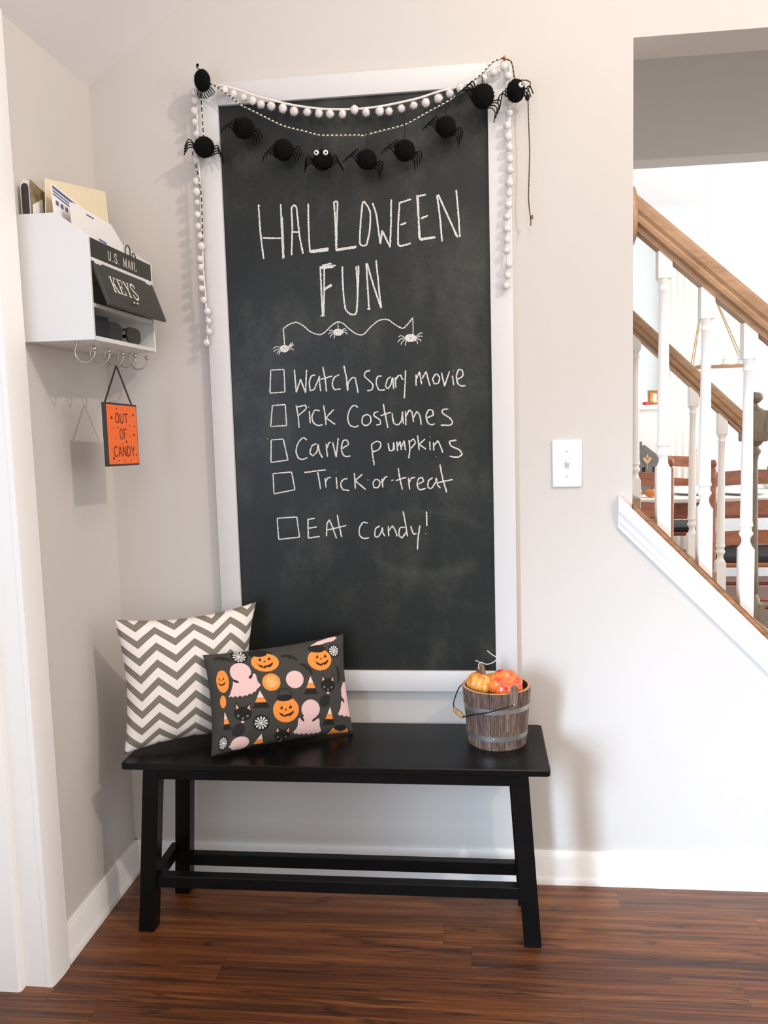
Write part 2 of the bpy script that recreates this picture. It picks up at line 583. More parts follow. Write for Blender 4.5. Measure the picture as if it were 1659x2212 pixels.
def obj(name, mb, mats, parent=None, label=None, cat=None, group=None, kind=None, smooth=40, recalc=True):
    bm = mb.bm
    if recalc:
        bmesh.ops.recalc_face_normals(bm, faces=list(bm.faces))
    me = bpy.data.meshes.new(name)
    xs = [v.co for v in bm.verts]
    lo = Vector((min(v.x for v in xs), min(v.y for v in xs), min(v.z for v in xs)))
    hi = Vector((max(v.x for v in xs), max(v.y for v in xs), max(v.z for v in xs)))
    c = Vector(((lo.x + hi.x) / 2, (lo.y + hi.y) / 2, lo.z))
    for v in bm.verts:
        v.co -= c
    bm.to_mesh(me)
    bm.free()
    for m in (mats if isinstance(mats, (list, tuple)) else [mats]):
        me.materials.append(m)
    if smooth:
        me.shade_smooth()
        me.set_sharp_from_angle(angle=math.radians(smooth))
    o = bpy.data.objects.new(name, me)
    COL.objects.link(o)
    BASE[o.name] = c
    if parent is not None:
        o.parent = parent
        o.location = c - BASE[parent.name]
    else:
        o.location = c
    return tag(o, label, cat, group, kind)

def copy_tree(o, loc=None, parent=None):
    c = o.copy()
    COL.objects.link(c)
    c.parent = parent
    BASE[c.name] = BASE[o.name]
    if loc is not None:
        c.location = loc
    for ch in list(o.children):
        copy_tree(ch, None, c)
    return c

# ---------------- measured layouts: chalk strokes in millimetres on the board, garland points in metres
CHALK = {
 'halloween': (3.9, [[(414,1708.6),(415.8,1645.4),(421.2,1580)],[(412.5,1707),(417.4,1705)],[(468.7,1707.2),(468.8,1642.7),(469.3,1577.7)],[(471,1676.6),(470.9,1579.3)],[(420.5,1629.8),(467.1,1626.4)],[(490.5,1585.2),(494.8,1648.1),(494.9,1695.6),(501.6,1702.7),(507.4,1694.9),(511.9,1630.2),(519.1,1587.2)],[(493.4,1639.7),(510.5,1638.8)],[(536.1,1704.2),(535,1646),(536.4,1591.5),(581.6,1594.3)],[(537.8,1589.7),(580.9,1592)],[(537.2,1593.1),(582.1,1597.4)],[(598.6,1705.1),(600.3,1652.7),(600.3,1591.7)],[(607.8,1704.6),(603.8,1652.5),(601,1591.7)],[(598.6,1705.1),(607.8,1704.6)],[(599.2,1591.1),(648.8,1595.4)],[(601.1,1593.7),(649.5,1598.1)],[(669.6,1701.1),(665.7,1686.2),(661,1649.5),(657.9,1605.8),(664.7,1599.3),(674.6,1601.5),(683.4,1638.2),(685.2,1675.1),(678.1,1692.2),(669.6,1701.1)],[(691.5,1696.5),(700,1667.6),(707.5,1601.6),(712.9,1631.6),(730.3,1593.6),(734.2,1645.6),(736.4,1702.4)],[(756.3,1694.6),(751.5,1644.7),(750.2,1597.7),(758.8,1593.9),(780.5,1598.9)],[(754.5,1693),(784.1,1700.4)],[(756.7,1642.7),(771.3,1647)],[(798,1708.9),(800.2,1655.5),(803.5,1605.8),(839.4,1609.3)],[(798,1705.6),(818.7,1709.4)],[(800.4,1707.4),(800.8,1608.6)],[(805.3,1654.5),(822.7,1660.9)],[(804.2,1607.7),(838.8,1610.6)],[(855,1599.1),(850.2,1662.8),(845,1706.2)],[(847.8,1707.7),(870.6,1655),(891.9,1606.6)],[(850,1702.6),(872.2,1651.6),(889.5,1609)],[(897,1607),(894.6,1660.4),(890.5,1715.2)]]),
 'fun': (3.9, [[(560,1556.1),(560.5,1501.2),(561.7,1437.3)],[(569.5,1552.3),(567.6,1500.9),(563.5,1437.2)],[(560,1554.4),(598,1556)],[(564.3,1557.6),(587.5,1561)],[(562.3,1551.2),(592.6,1552.2)],[(567.5,1499.2),(587.5,1510.3)],[(568.7,1502.6),(585.8,1511.8)],[(556.4,1438.6),(567.1,1438.8)],[(613.9,1553.6),(613.9,1502.2),(617.6,1454),(629.5,1439.7),(643.8,1440.8),(648.6,1480.1),(649,1514.3),(647.4,1552)],[(653.4,1553.4),(651.4,1514.2),(645.7,1445.9)],[(672.2,1557.6),(673.9,1499.5),(675.9,1448)],[(673.9,1557.5),(689.7,1498.8),(705.2,1450.2)],[(695.9,1563.9),(700.5,1505.2),(705.2,1450.2)],[(671.3,1449.9),(679.4,1449.6)]]),
 'string': (2.6, [[(464.3,1369.8),(463.7,1390.8),(462.4,1411.1)],[(462.4,1411.1),(478.4,1421.6),(496.6,1425.1),(512.5,1416.8),(529.9,1401.5),(551.1,1393.6),(565.7,1399),(580.5,1412.3),(596.9,1422),(611,1418),(626.6,1403.5),(644,1391.4),(659.9,1390.1),(676.3,1405),(698,1421.3),(719.2,1422.8),(736.5,1411.1),(755.5,1400.7),(768,1409.9),(780.6,1424.8)]]),
 'spider1': (2.0, [[(465.1,1363.4),(464.5,1362.4),(463.1,1362),(461.5,1362.6),(461,1363.9),(462,1365.1),(464.1,1365.3),(465.9,1364.3),(466.1,1362.6),(464.4,1361.3),(461.8,1361.4),(460,1362.9),(460.3,1364.9),(462.7,1366.2),(465.7,1365.7),(467.3,1363.7),(466.4,1361.4),(463.3,1360.3),(460,1361.3),(458.7,1363.9),(460.4,1366.3),(464.2,1367),(467.7,1365.4),(468.4,1362.4),(465.8,1359.9),(461.3,1359.7),(458,1362),(458,1365.4),(461.6,1367.7),(466.5,1367.3),(469.5,1364.3),(468.6,1360.6),(464.1,1358.7),(458.8,1359.8),(456.3,1363.5),(458.4,1367.3),(463.8,1368.7),(469.1,1366.8),(470.8,1362.5),(467.6,1358.7),(461.4,1357.9),(456.2,1360.8),(455.5,1365.5),(460,1369.1),(466.8,1369.1),(471.5,1365.3),(471,1360.2),(465.4,1357.1),(458.1,1358.1),(454.1,1362.7),(456,1368),(462.8,1370.4),(470.2,1368.4),(473.2,1363.1),(469.8,1357.8),(462,1356.1),(454.8,1359.3),(453,1365.3),(458,1370.3),(466.6,1370.9),(473.3,1366.7),(473.6,1360.2),(467.1,1355.7),(458,1356.2)],[(452.3,1361.4),(443.2,1361.8),(435.8,1356.8)],[(454.4,1366.6),(443.5,1368.8),(435,1364.5)],[(452.9,1359),(446.7,1356.4),(443.9,1351.2)],[(474.3,1365.9),(481.8,1372.6),(485,1378.8)],[(474.9,1363),(482.4,1369.1),(487.2,1372.4)],[(475.9,1360.6),(483.2,1362.7),(486.7,1358.4)],[(455.1,1358.9),(451.3,1354.4),(448.9,1349.3)],[(473.6,1367.6),(479,1373.4),(481.3,1376.8)]]),
 'spider2': (2.0, [[(598.7,1421.9),(598.6,1399.4)],[(599.7,1397.6),(599.2,1396.7),(597.6,1396.4),(595.9,1396.9),(595.4,1398.1),(596.5,1399.2),(598.7,1399.4),(600.6,1398.4),(600.8,1396.9),(599,1395.8),(596.3,1395.8),(594.3,1397.2),(594.6,1399),(597.1,1400.2),(600.4,1399.7),(602.2,1397.8),(601.2,1395.8),(597.9,1394.8),(594.3,1395.8),(592.8,1398.1),(594.7,1400.3),(598.8,1400.9),(602.5,1399.4),(603.3,1396.7),(600.5,1394.5),(595.8,1394.3),(592.1,1396.4),(592.1,1399.5),(595.9,1401.6),(601.2,1401.1),(604.5,1398.4),(603.6,1395.1),(598.7,1393.3),(593.1,1394.4),(590.3,1397.8),(592.5,1401.2),(598.3,1402.5),(604,1400.6),(605.9,1396.8),(602.5,1393.4),(595.9,1392.7),(590.3,1395.3),(589.5,1399.7),(594.2,1402.8),(601.5,1402.7),(606.7,1399.3),(606.2,1394.7),(600.1,1391.9),(592.4,1392.9),(588,1397.1),(589.9,1401.8),(597.2,1404),(605.1,1402.1),(608.5,1397.2),(604.9,1392.5),(596.6,1391.1),(588.8,1394),(586.8,1399.4),(592,1403.9),(601.3,1404.4),(608.5,1400.5),(609,1394.7),(602.1,1390.6),(592.2,1391.2)],[(587.1,1398.1),(580,1398.4),(574.5,1394.1)],[(587.2,1400.6),(580.9,1403.6),(575.8,1402.1)],[(588.8,1394.6),(581.6,1392.5),(577.8,1386.3)],[(590.5,1392.8),(588.6,1387.7),(587.3,1383.2)],[(608.6,1399),(615.8,1402.2),(620.1,1400.3)],[(608.5,1396.2),(616.4,1397),(620.8,1391.6)],[(607.9,1400.8),(613.1,1405.8),(617.7,1404.9)]]),
 'spider3': (2.0, [[(780.6,1424.8),(781,1399),(779.4,1375)],[(776.4,1376.9),(775.8,1375.8),(773.9,1375.4),(771.9,1376),(771.2,1377.4),(772.5,1378.7),(775.1,1378.9),(777.4,1377.8),(777.7,1376),(775.6,1374.7),(772.3,1374.8),(770,1376.4),(770.3,1378.5),(773.3,1379.8),(777.1,1379.3),(779.3,1377.1),(778.2,1374.7),(774.2,1373.6),(770,1374.7),(768.3,1377.4),(770.4,1380),(775.2,1380.7),(779.6,1379),(780.7,1375.7),(777.4,1373.2),(771.8,1373),(767.4,1375.5),(767.4,1379.1),(771.9,1381.5),(778.1,1381),(782,1377.8),(780.9,1373.9),(775.3,1371.8),(768.6,1373.1),(765.3,1377),(767.8,1381.1),(774.6,1382.6),(781.4,1380.4),(783.7,1375.9),(779.7,1371.9),(771.9,1371.1),(765.3,1374.2),(764.3,1379.2),(769.8,1383),(778.4,1382.9),(784.6,1378.8),(784,1373.4),(776.9,1370.2),(767.8,1371.3),(762.5,1376.2),(764.8,1381.8),(773.4,1384.4),(782.7,1382.1),(786.7,1376.4),(782.6,1370.9),(772.7,1369.2),(763.5,1372.6),(761.1,1379),(767.2,1384.2),(778.1,1384.8),(786.7,1380.3),(787.3,1373.4),(779.2,1368.7),(767.6,1369.3)],[(760.1,1377.5),(751.5,1383.7),(745.5,1380.5)],[(759.4,1375.1),(749.6,1375.5),(743,1367.8)],[(760.7,1372.3),(753.6,1369.1),(750.9,1361.7)],[(765.2,1370.4),(761.6,1365.4),(762.5,1358.5)],[(787.6,1379.9),(797.2,1387.4),(803.1,1387.9)],[(788.2,1377.5),(798.8,1381.2),(802.9,1378.3)],[(788.1,1374),(797.9,1372.6),(798.5,1367.4)],[(784.5,1371.4),(790.8,1367.7),(790.6,1361.5)]]),
 'box1': (2.9, [[(427,1312.8),(460.3,1313)],[(460.3,1313),(460.5,1257.9)],[(460.5,1257.9),(422.8,1256.7)],[(422.8,1256.7),(427,1312.8)]]),
 'box2': (2.9, [[(427.4,1225.8),(459.9,1227.2)],[(459.9,1227.2),(461.3,1175.7)],[(461.3,1175.7),(421,1174.4)],[(421,1174.4),(427.4,1225.8)]]),
 'box3': (2.9, [[(420.9,1141.3),(451.4,1142.6)],[(451.4,1142.6),(461.3,1090.4)],[(461.3,1090.4),(417.8,1085.2)],[(417.8,1085.2),(420.9,1141.3)]]),
 'box4': (2.9, [[(421.9,1057.3),(469.3,1060.4)],[(469.3,1060.4),(476,1016)],[(476,1016),(422.2,1006.6)],[(422.2,1006.6),(421.9,1057.3)]]),
 'box5': (2.9, [[(427.8,945),(477.8,947.7)],[(477.8,947.7),(482.9,896.6)],[(482.9,896.6),(429.1,891.3)],[(429.1,891.3),(427.8,945)]]),
 'watch': (3.2, [[(486.4,1311.4),(489.1,1257),(500.8,1287.2),(512.1,1255.2),(516.7,1310.4)],[(538.8,1296.1),(528.3,1294.7),(522.4,1278),(524.2,1259.3),(534,1262.4),(547.3,1290.7),(549.1,1294)],[(547.4,1294.1),(548.4,1273.8),(550.5,1256.7)],[(557.5,1315.7),(562,1286.8),(564.4,1255.6)],[(550.5,1285.5),(580.3,1293)],[(597.6,1295.8),(585.3,1289.4),(579.6,1274.4),(584.3,1260.7),(599.9,1261.2)],[(609.4,1317.2),(614.6,1288.4),(617,1256.3),(619.3,1274.8),(630.1,1287.9),(636.9,1284.3),(642.6,1249.7)]]),
 'scary': (3.2, [[(674.2,1303.2),(663.1,1300.2),(659.4,1290.3),(669.3,1279.9),(679.9,1267.7),(675.5,1256.1),(664.4,1254.8)],[(702.1,1288.8),(691.8,1287.5),(687.9,1272.5),(694.3,1255.5),(709,1255.7)],[(724.2,1286.4),(715.5,1280),(710.6,1263.4),(716.6,1258.1),(723.7,1268),(728.2,1284.6)],[(728.2,1284.6),(730.2,1256)],[(734.3,1284.4),(735.4,1259.2)],[(734.8,1276),(741.2,1287.5),(748.1,1288.9)],[(748.1,1290.6),(751.2,1280.5),(754.6,1278.7)],[(760.2,1300.2),(758.3,1266.8),(755.1,1233.4)]]),
 'movie': (3.2, [[(784.7,1262.6),(785.3,1289.3)],[(785.8,1279.3),(794,1295.7),(798.3,1265.5)],[(799.3,1278.8),(809.8,1295.2),(818.5,1260.8)],[(832.6,1289.4),(825.6,1278),(828.7,1266.2),(838.8,1267.5),(841.8,1280.7),(834.3,1290.3)],[(846.8,1292.2),(853.8,1260.3),(866.3,1294.9)],[(872.8,1284.7),(875.7,1261.3)],[(874.7,1296.2),(875.6,1294.5)],[(884.3,1274.3),(897.8,1282.2),(896.4,1295.5),(888.1,1297.4),(882.8,1282.7),(885.8,1264.3),(895.7,1258.3),(904.1,1259.4)]]),
 'pick': (3.2, [[(487.2,1224.7),(491.3,1197.2),(492.7,1169.7)],[(486.2,1219.6),(509.9,1224),(512,1215.4),(491.4,1198.9)],[(519.8,1210),(521.1,1179.2)],[(517.8,1220.3),(518.8,1218.6)],[(546,1209.3),(533.8,1211.3),(526.3,1196.2),(529.2,1180.7),(541.2,1173.5),(552.4,1175.6)],[(556.2,1222.6),(558.8,1198.6),(560.4,1174)],[(580.9,1211.6),(561,1191.8),(583.7,1174.7)]]),
 'costumes': (3.2, [[(641.5,1214.9),(631.3,1220.3),(620.7,1210.4),(614.8,1190.2),(619.4,1173),(631.4,1167.6),(641.1,1170.7)],[(665.1,1197.3),(652.9,1192.5),(650.6,1175.6),(660.8,1170.2),(671.4,1178.4),(670.8,1192),(664,1197.3)],[(691,1203.3),(681.3,1200.2),(680.4,1193.4),(693.9,1182.9),(695.3,1172.6),(684.9,1170.5)],[(703.6,1221.5),(707.9,1194.3),(713.2,1163)],[(695.9,1193),(721.8,1200.7)],[(724.5,1198.9),(727.9,1175.1),(738.1,1169.8),(746.9,1179.7),(749.8,1201.5)],[(749.8,1201.5),(751.8,1171.1)],[(757.8,1167.5),(757.7,1203)],[(758.4,1189.5),(766.3,1204.4),(772.9,1199.2),(776.4,1175.4)],[(776.7,1185.6),(784.9,1200.5),(791.5,1191.9),(795.3,1168.2)],[(809.3,1184.6),(825.3,1190.9),(822.2,1202.8),(813.1,1203),(807.3,1188.1),(811.4,1172.8),(819.7,1167.5),(828.2,1169.9)],[(861.7,1203.9),(849.3,1203.6),(846.7,1195.3),(864,1183.1),(871.2,1172.8),(865.3,1165.5),(842.7,1166.2)]]),
 'carve': (3.2, [[(411.5,1145),(412.2,1143.6)],[(511.1,1138.3),(501.5,1144.7),(488.7,1132),(482.6,1111.4),(487.3,1095.7),(497.7,1091),(510.9,1095.2)],[(535.3,1129.1),(523.6,1124.2),(517.6,1107.1),(524.4,1099.3),(535.3,1110.1),(538.7,1127.2)],[(538.7,1127.2),(542.2,1106.5),(548.7,1094.3)],[(558.7,1128.5),(561,1095.7)],[(560,1116.4),(565.8,1130),(571.1,1131.6)],[(575.2,1131.5),(583,1095.2),(589.5,1141.4)],[(598.4,1115.5),(614.4,1125.3),(611.2,1135.7),(601.8,1134.2),(596.6,1115.5),(600.6,1099.9),(608.1,1095.3),(618.6,1097.1)]]),
 'pumpkins': (3.2, [[(671.5,1124.6),(673.5,1099.9),(676.8,1072.4)],[(670.8,1123.2),(685.5,1131),(694.9,1125),(690.1,1111.5),(672.6,1105.1)],[(712.2,1126.3),(715.8,1107.4),(724.4,1108.9),(726.6,1127.6)],[(726.6,1127.6),(727.8,1108.8)],[(735.6,1105.2),(734.2,1129.1)],[(734.9,1115.5),(742.1,1128.9),(745,1108.4)],[(745.2,1115.2),(752.4,1130.3),(755.2,1107.5)],[(764.4,1131.7),(765.5,1107.9),(762.6,1087.5)],[(763.6,1125.6),(774.7,1134.2),(779.6,1124.6),(767.3,1111.3)],[(785.2,1143.1),(787.4,1124.4),(788.4,1106.7)],[(803.7,1134.1),(789.7,1120.9),(805.5,1108.6)],[(814.7,1127.1),(815.6,1106)],[(815,1138.9),(815.6,1137.2)],[(824.4,1104.8),(823.9,1125.1)],[(824.7,1116.6),(834.1,1128.2),(840.6,1116.2),(846,1099.2)],[(879.8,1128.8),(862.9,1126.5),(866,1115.6),(886.1,1105),(892.6,1094.6),(882.4,1087.4),(862.1,1090.3)],[(829.6,1091.4),(830.2,1090)]]),
 'trick': (3.2, [[(501,1058.3),(556.4,1064.1)],[(535.1,1058.3),(538.8,1033.9),(540.6,1016.5)],[(553.2,1044.1),(554.8,1019.7)],[(554.3,1033.6),(560.9,1043.9),(568,1044.4)],[(581.3,1045.2),(582.7,1015.7)],[(580.7,1059),(581.7,1057.3)],[(609.8,1041.1),(597.5,1037.9),(591.8,1025.9),(598.4,1013.7),(613,1011.7)],[(627,1054.6),(628.1,1014.8)],[(646.7,1050.7),(628.8,1035.6),(654.2,1012.6)],[(659.5,1036.7),(661.2,1036.3)]]),
 'or': (3.2, [[(681,1037.9),(672.8,1029.5),(675.2,1017.4),(685.6,1017.9),(690.1,1030.9),(681,1037.9)],[(694.9,1039.4),(696.7,1016.9)],[(696.3,1029),(701.8,1040.9),(708.8,1044.2)],[(717.9,1034.4),(724.1,1035)]]),
 'treat': (3.2, [[(735.9,1064.2),(739.7,1036.7),(744.8,1010.8)],[(729.2,1033.5),(755.2,1041.5)],[(760.4,1039.7),(763,1010.5)],[(761.8,1027.7),(768.9,1039.5),(777.5,1040)],[(784,1023.8),(797.8,1030.4),(794.6,1039.7),(786,1037.5),(781.5,1022.1),(787.1,1010),(802.6,1013.2)],[(820.2,1038.5),(809.8,1031.8),(807.8,1016.5),(816.2,1012.9),(826.8,1028.1),(828.7,1038.3)],[(828.7,1038.3),(831.8,1021.1),(838.4,1012.5)],[(838.6,1070.5),(844.1,1038),(853.5,1001.9)],[(831.9,1026.3),(869.4,1033.3)]]),
 'eat': (3.2, [[(506,942),(505.3,894.5),(534.5,897.7)],[(506,941),(523.8,943.5)],[(506.9,918.5),(528.3,921.7)],[(551.4,897.5),(554,929),(560,938.7),(567.1,921.8),(576.7,891.8)],[(552.7,913.2),(602.4,924.1)],[(580.5,951.3),(584.7,921.6),(590.2,895.2)]]),
 'candy': (3.2, [[(656.8,929.2),(644.7,931.2),(635.5,917.3),(634.9,899.9),(645.2,891),(659.2,893.2)],[(686.3,921.8),(675.6,915),(673.3,897.6),(680.2,894),(689.3,906.1),(692.4,918.3)],[(692.4,918.3),(694.4,902.5),(699.4,895.5)],[(707.1,921.5),(708.1,895.4)],[(708.5,909.3),(717.5,921.4),(724.2,910.8),(728.9,895.1)],[(748.6,917.4),(736.4,915.9),(733.5,898.5),(741,891.5),(751.7,905.2)],[(745.1,957.4),(750.5,926.1),(754.2,894.8)],[(763.2,920.7),(768.9,901.5),(777.5,901.4)],[(786,922.1),(780.7,891),(778.3,861.4)],[(802.9,956.4),(803.1,920.1)],[(799.3,901.8),(800.6,900.4)]]),
}
POM_STRING_TOP = [(0.3337, -0.04, 1.9791), (0.3525, -0.04, 1.9761), (0.3867, -0.04, 1.9643), (0.4215, -0.04, 1.9504), (0.4877, -0.04, 1.9295), (0.5273, -0.04, 1.9193), (0.5801, -0.04, 1.9095), (0.6327, -0.04, 1.9047), (0.6745, -0.04, 1.9035), (0.7268, -0.04, 1.9062), (0.8049, -0.04, 1.917), (0.8566, -0.04, 1.9294), (0.9079, -0.04, 1.9381), (0.9411, -0.04, 1.9516), (0.9794, -0.04, 1.9707), (1.0172, -0.04, 1.9813)]
POMS_TOP = [(0.3511, -0.041, 1.9643), (0.3731, -0.041, 1.9555), (0.3951, -0.041, 1.9467), (0.4181, -0.041, 1.9378), (0.4383, -0.041, 1.9288), (0.4622, -0.041, 1.9234), (0.4901, -0.041, 1.9165), (0.5164, -0.041, 1.9084), (0.5469, -0.041, 1.9034), (0.5746, -0.041, 1.8995), (0.601, -0.041, 1.897), (0.6294, -0.041, 1.8946), (0.6591, -0.041, 1.9014), (0.6853, -0.041, 1.8945), (0.7193, -0.041, 1.894), (0.7401, -0.041, 1.8933), (0.7682, -0.041, 1.8969), (0.7981, -0.041, 1.9016), (0.8253, -0.041, 1.9066), (0.8537, -0.041, 1.9133), (0.8813, -0.041, 1.9217), (0.9052, -0.041, 1.9318), (0.9359, -0.041, 1.9406), (0.9597, -0.041, 1.9505), (0.9808, -0.041, 1.9611), (1.0049, -0.041, 1.9724)]
POM_STRING_LEFT = [(0.3285, -0.034, 1.9842), (0.2994, -0.034, 1.9904), (0.2815, -0.034, 1.9527), (0.2779, -0.034, 1.863), (0.2779, -0.034, 1.7989), (0.2782, -0.034, 1.756), (0.2771, -0.034, 1.6946), (0.2766, -0.034, 1.6224), (0.2761, -0.034, 1.5705), (0.278, -0.034, 1.4805), (0.2784, -0.034, 1.4236), (0.277, -0.034, 1.3834)]
POMS_LEFT = [(0.2762, -0.036, 1.9682), (0.2769, -0.036, 1.9492), (0.274, -0.036, 1.9262), (0.2737, -0.036, 1.9008), (0.2757, -0.036, 1.8731), (0.2737, -0.036, 1.8146), (0.2692, -0.036, 1.7646), (0.2704, -0.036, 1.7396), (0.2701, -0.036, 1.715), (0.2697, -0.036, 1.6863), (0.2683, -0.036, 1.6596), (0.2726, -0.036, 1.6367), (0.2745, -0.036, 1.6117), (0.2686, -0.036, 1.583), (0.2708, -0.036, 1.5621), (0.2684, -0.036, 1.5372), (0.2704, -0.036, 1.512), (0.2734, -0.036, 1.4846), (0.2819, -0.036, 1.457), (0.2829, -0.036, 1.4338), (0.2816, -0.036, 1.4085), (0.2747, -0.036, 1.3823)]
POM_STRING_RIGHT = [(1.0168, -0.034, 1.9843), (1.0194, -0.034, 1.9479), (1.0167, -0.034, 1.8975), (1.016, -0.034, 1.8713), (1.0143, -0.034, 1.8187), (1.0168, -0.034, 1.7686), (1.0151, -0.034, 1.7164), (1.0123, -0.034, 1.6671), (1.0085, -0.034, 1.6134), (1.0067, -0.034, 1.5635), (1.0071, -0.034, 1.5069)]
POMS_RIGHT = [(1.0142, -0.036, 1.9525), (1.0149, -0.036, 1.9222), (1.0156, -0.036, 1.8949), (1.0149, -0.036, 1.8727), (1.0104, -0.036, 1.8447), (1.0132, -0.036, 1.8202), (1.015, -0.036, 1.7956), (1.0157, -0.036, 1.7701), (1.0154, -0.036, 1.7456), (1.014, -0.036, 1.718), (1.0126, -0.036, 1.6934), (1.0112, -0.036, 1.6688), (1.0077, -0.036, 1.6421), (1.0074, -0.036, 1.6152), (1.006, -0.036, 1.5903), (1.0056, -0.036, 1.5653), (1.0084, -0.036, 1.5338), (1.006, -0.036, 1.5087), (1.004, -0.036, 1.4857)]
TWINE_TOP = [(0.3044, -0.05, 1.9841), (0.3264, -0.05, 1.9763), (0.3443, -0.05, 1.9659), (0.391, -0.05, 1.9276), (0.4119, -0.05, 1.9161), (0.4486, -0.05, 1.8961), (0.4904, -0.05, 1.874), (0.5403, -0.05, 1.8588), (0.5796, -0.05, 1.847), (0.6739, -0.05, 1.8415), (0.6738, -0.05, 1.8393), (0.7263, -0.05, 1.8484), (0.7784, -0.05, 1.8586), (0.8304, -0.05, 1.8823), (0.882, -0.05, 1.9057), (0.9155, -0.05, 1.9302), (0.9539, -0.05, 1.9566), (0.9794, -0.05, 1.9801), (1.0018, -0.05, 1.9871)]
TWINE_RIGHT = [(1.0024, -0.03, 1.9949), (1.0214, -0.03, 1.9861), (1.0273, -0.03, 1.9565), (1.0289, -0.03, 1.9386), (1.0423, -0.03, 1.9445), (1.0599, -0.03, 1.9421), (1.0649, -0.03, 1.9344), (1.0571, -0.03, 1.9179), (1.0583, -0.03, 1.9056), (1.059, -0.03, 1.8567), (1.0608, -0.03, 1.7826), (1.0572, -0.03, 1.6834), (1.0618, -0.03, 1.633), (1.0617, -0.03, 1.6204)]
TWINE_LEFT = [(0.3013, -0.04, 1.988), (0.2932, -0.04, 1.9645), (0.294, -0.04, 1.8957), (0.2934, -0.04, 1.8601), (0.2825, -0.04, 1.8481), (0.2658, -0.04, 1.831), (0.2679, -0.04, 1.818), (0.2767, -0.04, 1.7763), (0.2814, -0.04, 1.7346), (0.2816, -0.04, 1.7004), (0.2799, -0.04, 1.6464), (0.2772, -0.04, 1.6162)]
SPIDERS = [
 (0.3028, -0.055, 1.9865),
 (0.2994, -0.055, 1.8361),
 (0.398, -0.06, 1.8713),
 (0.4904, -0.06, 1.8164),
 (0.5832, -0.06, 1.7878),
 (0.6864, -0.06, 1.7826),
 (0.7751, -0.06, 1.7977),
 (0.8707, -0.06, 1.8437),
 (0.9556, -0.07, 1.901),
 (1.0297, -0.055, 1.9133),
]

# ================================================================== the setting
def xz(y):
    return lambda u, v, a: Vector((u, y, v))
PX = lambda u, v, a: Vector((a, u, v))      # outline in (y, z), extruded along x
PY = lambda u, v, a: Vector((u, a, v))      # outline in (x, z), extruded along y
PZ = lambda u, v, a: Vector((u, v, a))      # outline in (x, y), extruded along z
CS = 0.738                                   # slope of the vaulted ceiling
ZC = 2.0114
CAPS = -1.0157                               # slope of the stair

mb = MB()
mb.box(-0.3, 4.6, -3.2, 4.3, -0.05, 0.0)
obj('floor', mb, M['floor'], kind='structure', label='dark reddish brown hardwood floor', smooth=0)

mb = MB()
mb.prism([(0, 0), (2.236, 0), (1.298, 0.953), (1.298, 2.03), (2.95, 2.03), (2.95, 0), (3.2, 0), (3.2, ZC + CS * 3.2), (0, ZC)], PY, 0.0, 0.127)
obj('wall_back', mb, M['wall'], kind='structure', label='greige wall behind the chalkboard', smooth=0)

mb = MB()
mb.prism([(0.127, 0), (-0.482, 0), (-0.482, 2.0), (-2.75, 2.0), (-2.75, 0), (-3.2, 0), (-3.2, ZC), (0.127, ZC)], PX, -0.2, 0.0)
obj('wall_left', mb, M['wall'], kind='structure', label='greige side wall carrying the mail organizer', smooth=0)

mb = MB()
mb.prism([(-0.2, ZC - CS * 0.2), (3.2, ZC + CS * 3.2), (3.2, ZC + CS * 3.2 + 0.1), (-0.2, ZC - CS * 0.2 + 0.1)], PY, -3.2, 0.127)
obj('ceiling', mb, M['ceil'], kind='structure', label='white vaulted ceiling', smooth=0)

# stairwell partition and dining room shell
mb = MB()
mb.prism([(0.0, 0), (2.20, 0), (1.298, 0.92), (1.298, 2.035), (3.6, 2.035), (3.6, 3.2), (0.0, 3.2)], PY, 0.99, 1.10)
obj('wall_stair', mb, M['wall'], kind='structure', label='shaded wall above the far stair railing', smooth=0)
mb = MB()
mb.box(0.0, 3.6, 0.127, 1.10, 3.2, 3.28)
obj('ceiling_stair', mb, M['ceil'], kind='structure', smooth=0)
mb = MB()
mb.box(1.1, 4.6, 1.10, 4.3, 2.60, 2.70)
obj('ceiling_dining', mb, M['ceil'], kind='structure', smooth=0)
mb = MB()
mb.box(1.1, 4.6, 4.2, 4.3, 0, 2.60)
obj('wall_dining_back', mb, M['dwall'], kind='structure', smooth=0)
mb = MB()
mb.box(1.1, 1.2, 1.10, 4.2, 0, 2.60)
obj('wall_dining_left', mb, M['dwall'], kind='structure', smooth=0)

# baseboards
BP = [(0, 0), (0.016, 0), (0.016, 0.010), (0.013, 0.018), (0.011, 0.022), (0.011, 0.070), (0.008, 0.076), (0.006, 0.084), (0, 0.084)]
mb = MB()
mb.prism(BP, lambda u, v, a: Vector((a, -u, v)), 0.0, 2.12)
obj('baseboard_back', mb, M['trim'], kind='structure', smooth=30)
mb = MB()
mb.prism(BP, lambda u, v, a: Vector((u, a, v)), -0.411, 0.0)
obj('baseboard_left', mb, M['trim'], kind='structure', smooth=30)

# door casing, jamb and stop
CPF = [(-0.411, 0), (-0.411, 0.012), (-0.418, 0.017), (-0.445, 0.018), (-0.478, 0.015), (-0.489, 0.012), (-0.489, 0)]
mb = MB()
mb.prism(CPF, lambda u, v, a: Vector((v, u, a)), 0.0, 2.005)
obj('trim_1', mb, M['trim'], kind='structure', label='white door casing at the left edge', smooth=20)
mb = MB()
mb.prism([(0.0, -0.488), (0.0, -0.470), (-0.20, -0.470), (-0.20, -0.512), (-0.105, -0.512), (-0.102, -0.509), (-0.052, -0.509), (-0.047, -0.504), (-0.047, -0.488)],
         lambda u, v, a: Vector((u, v, a)), 0.0, 2.0)
obj('door_1', mb, M['trim'], kind='structure', label='white door jamb with door stop', smooth=20)

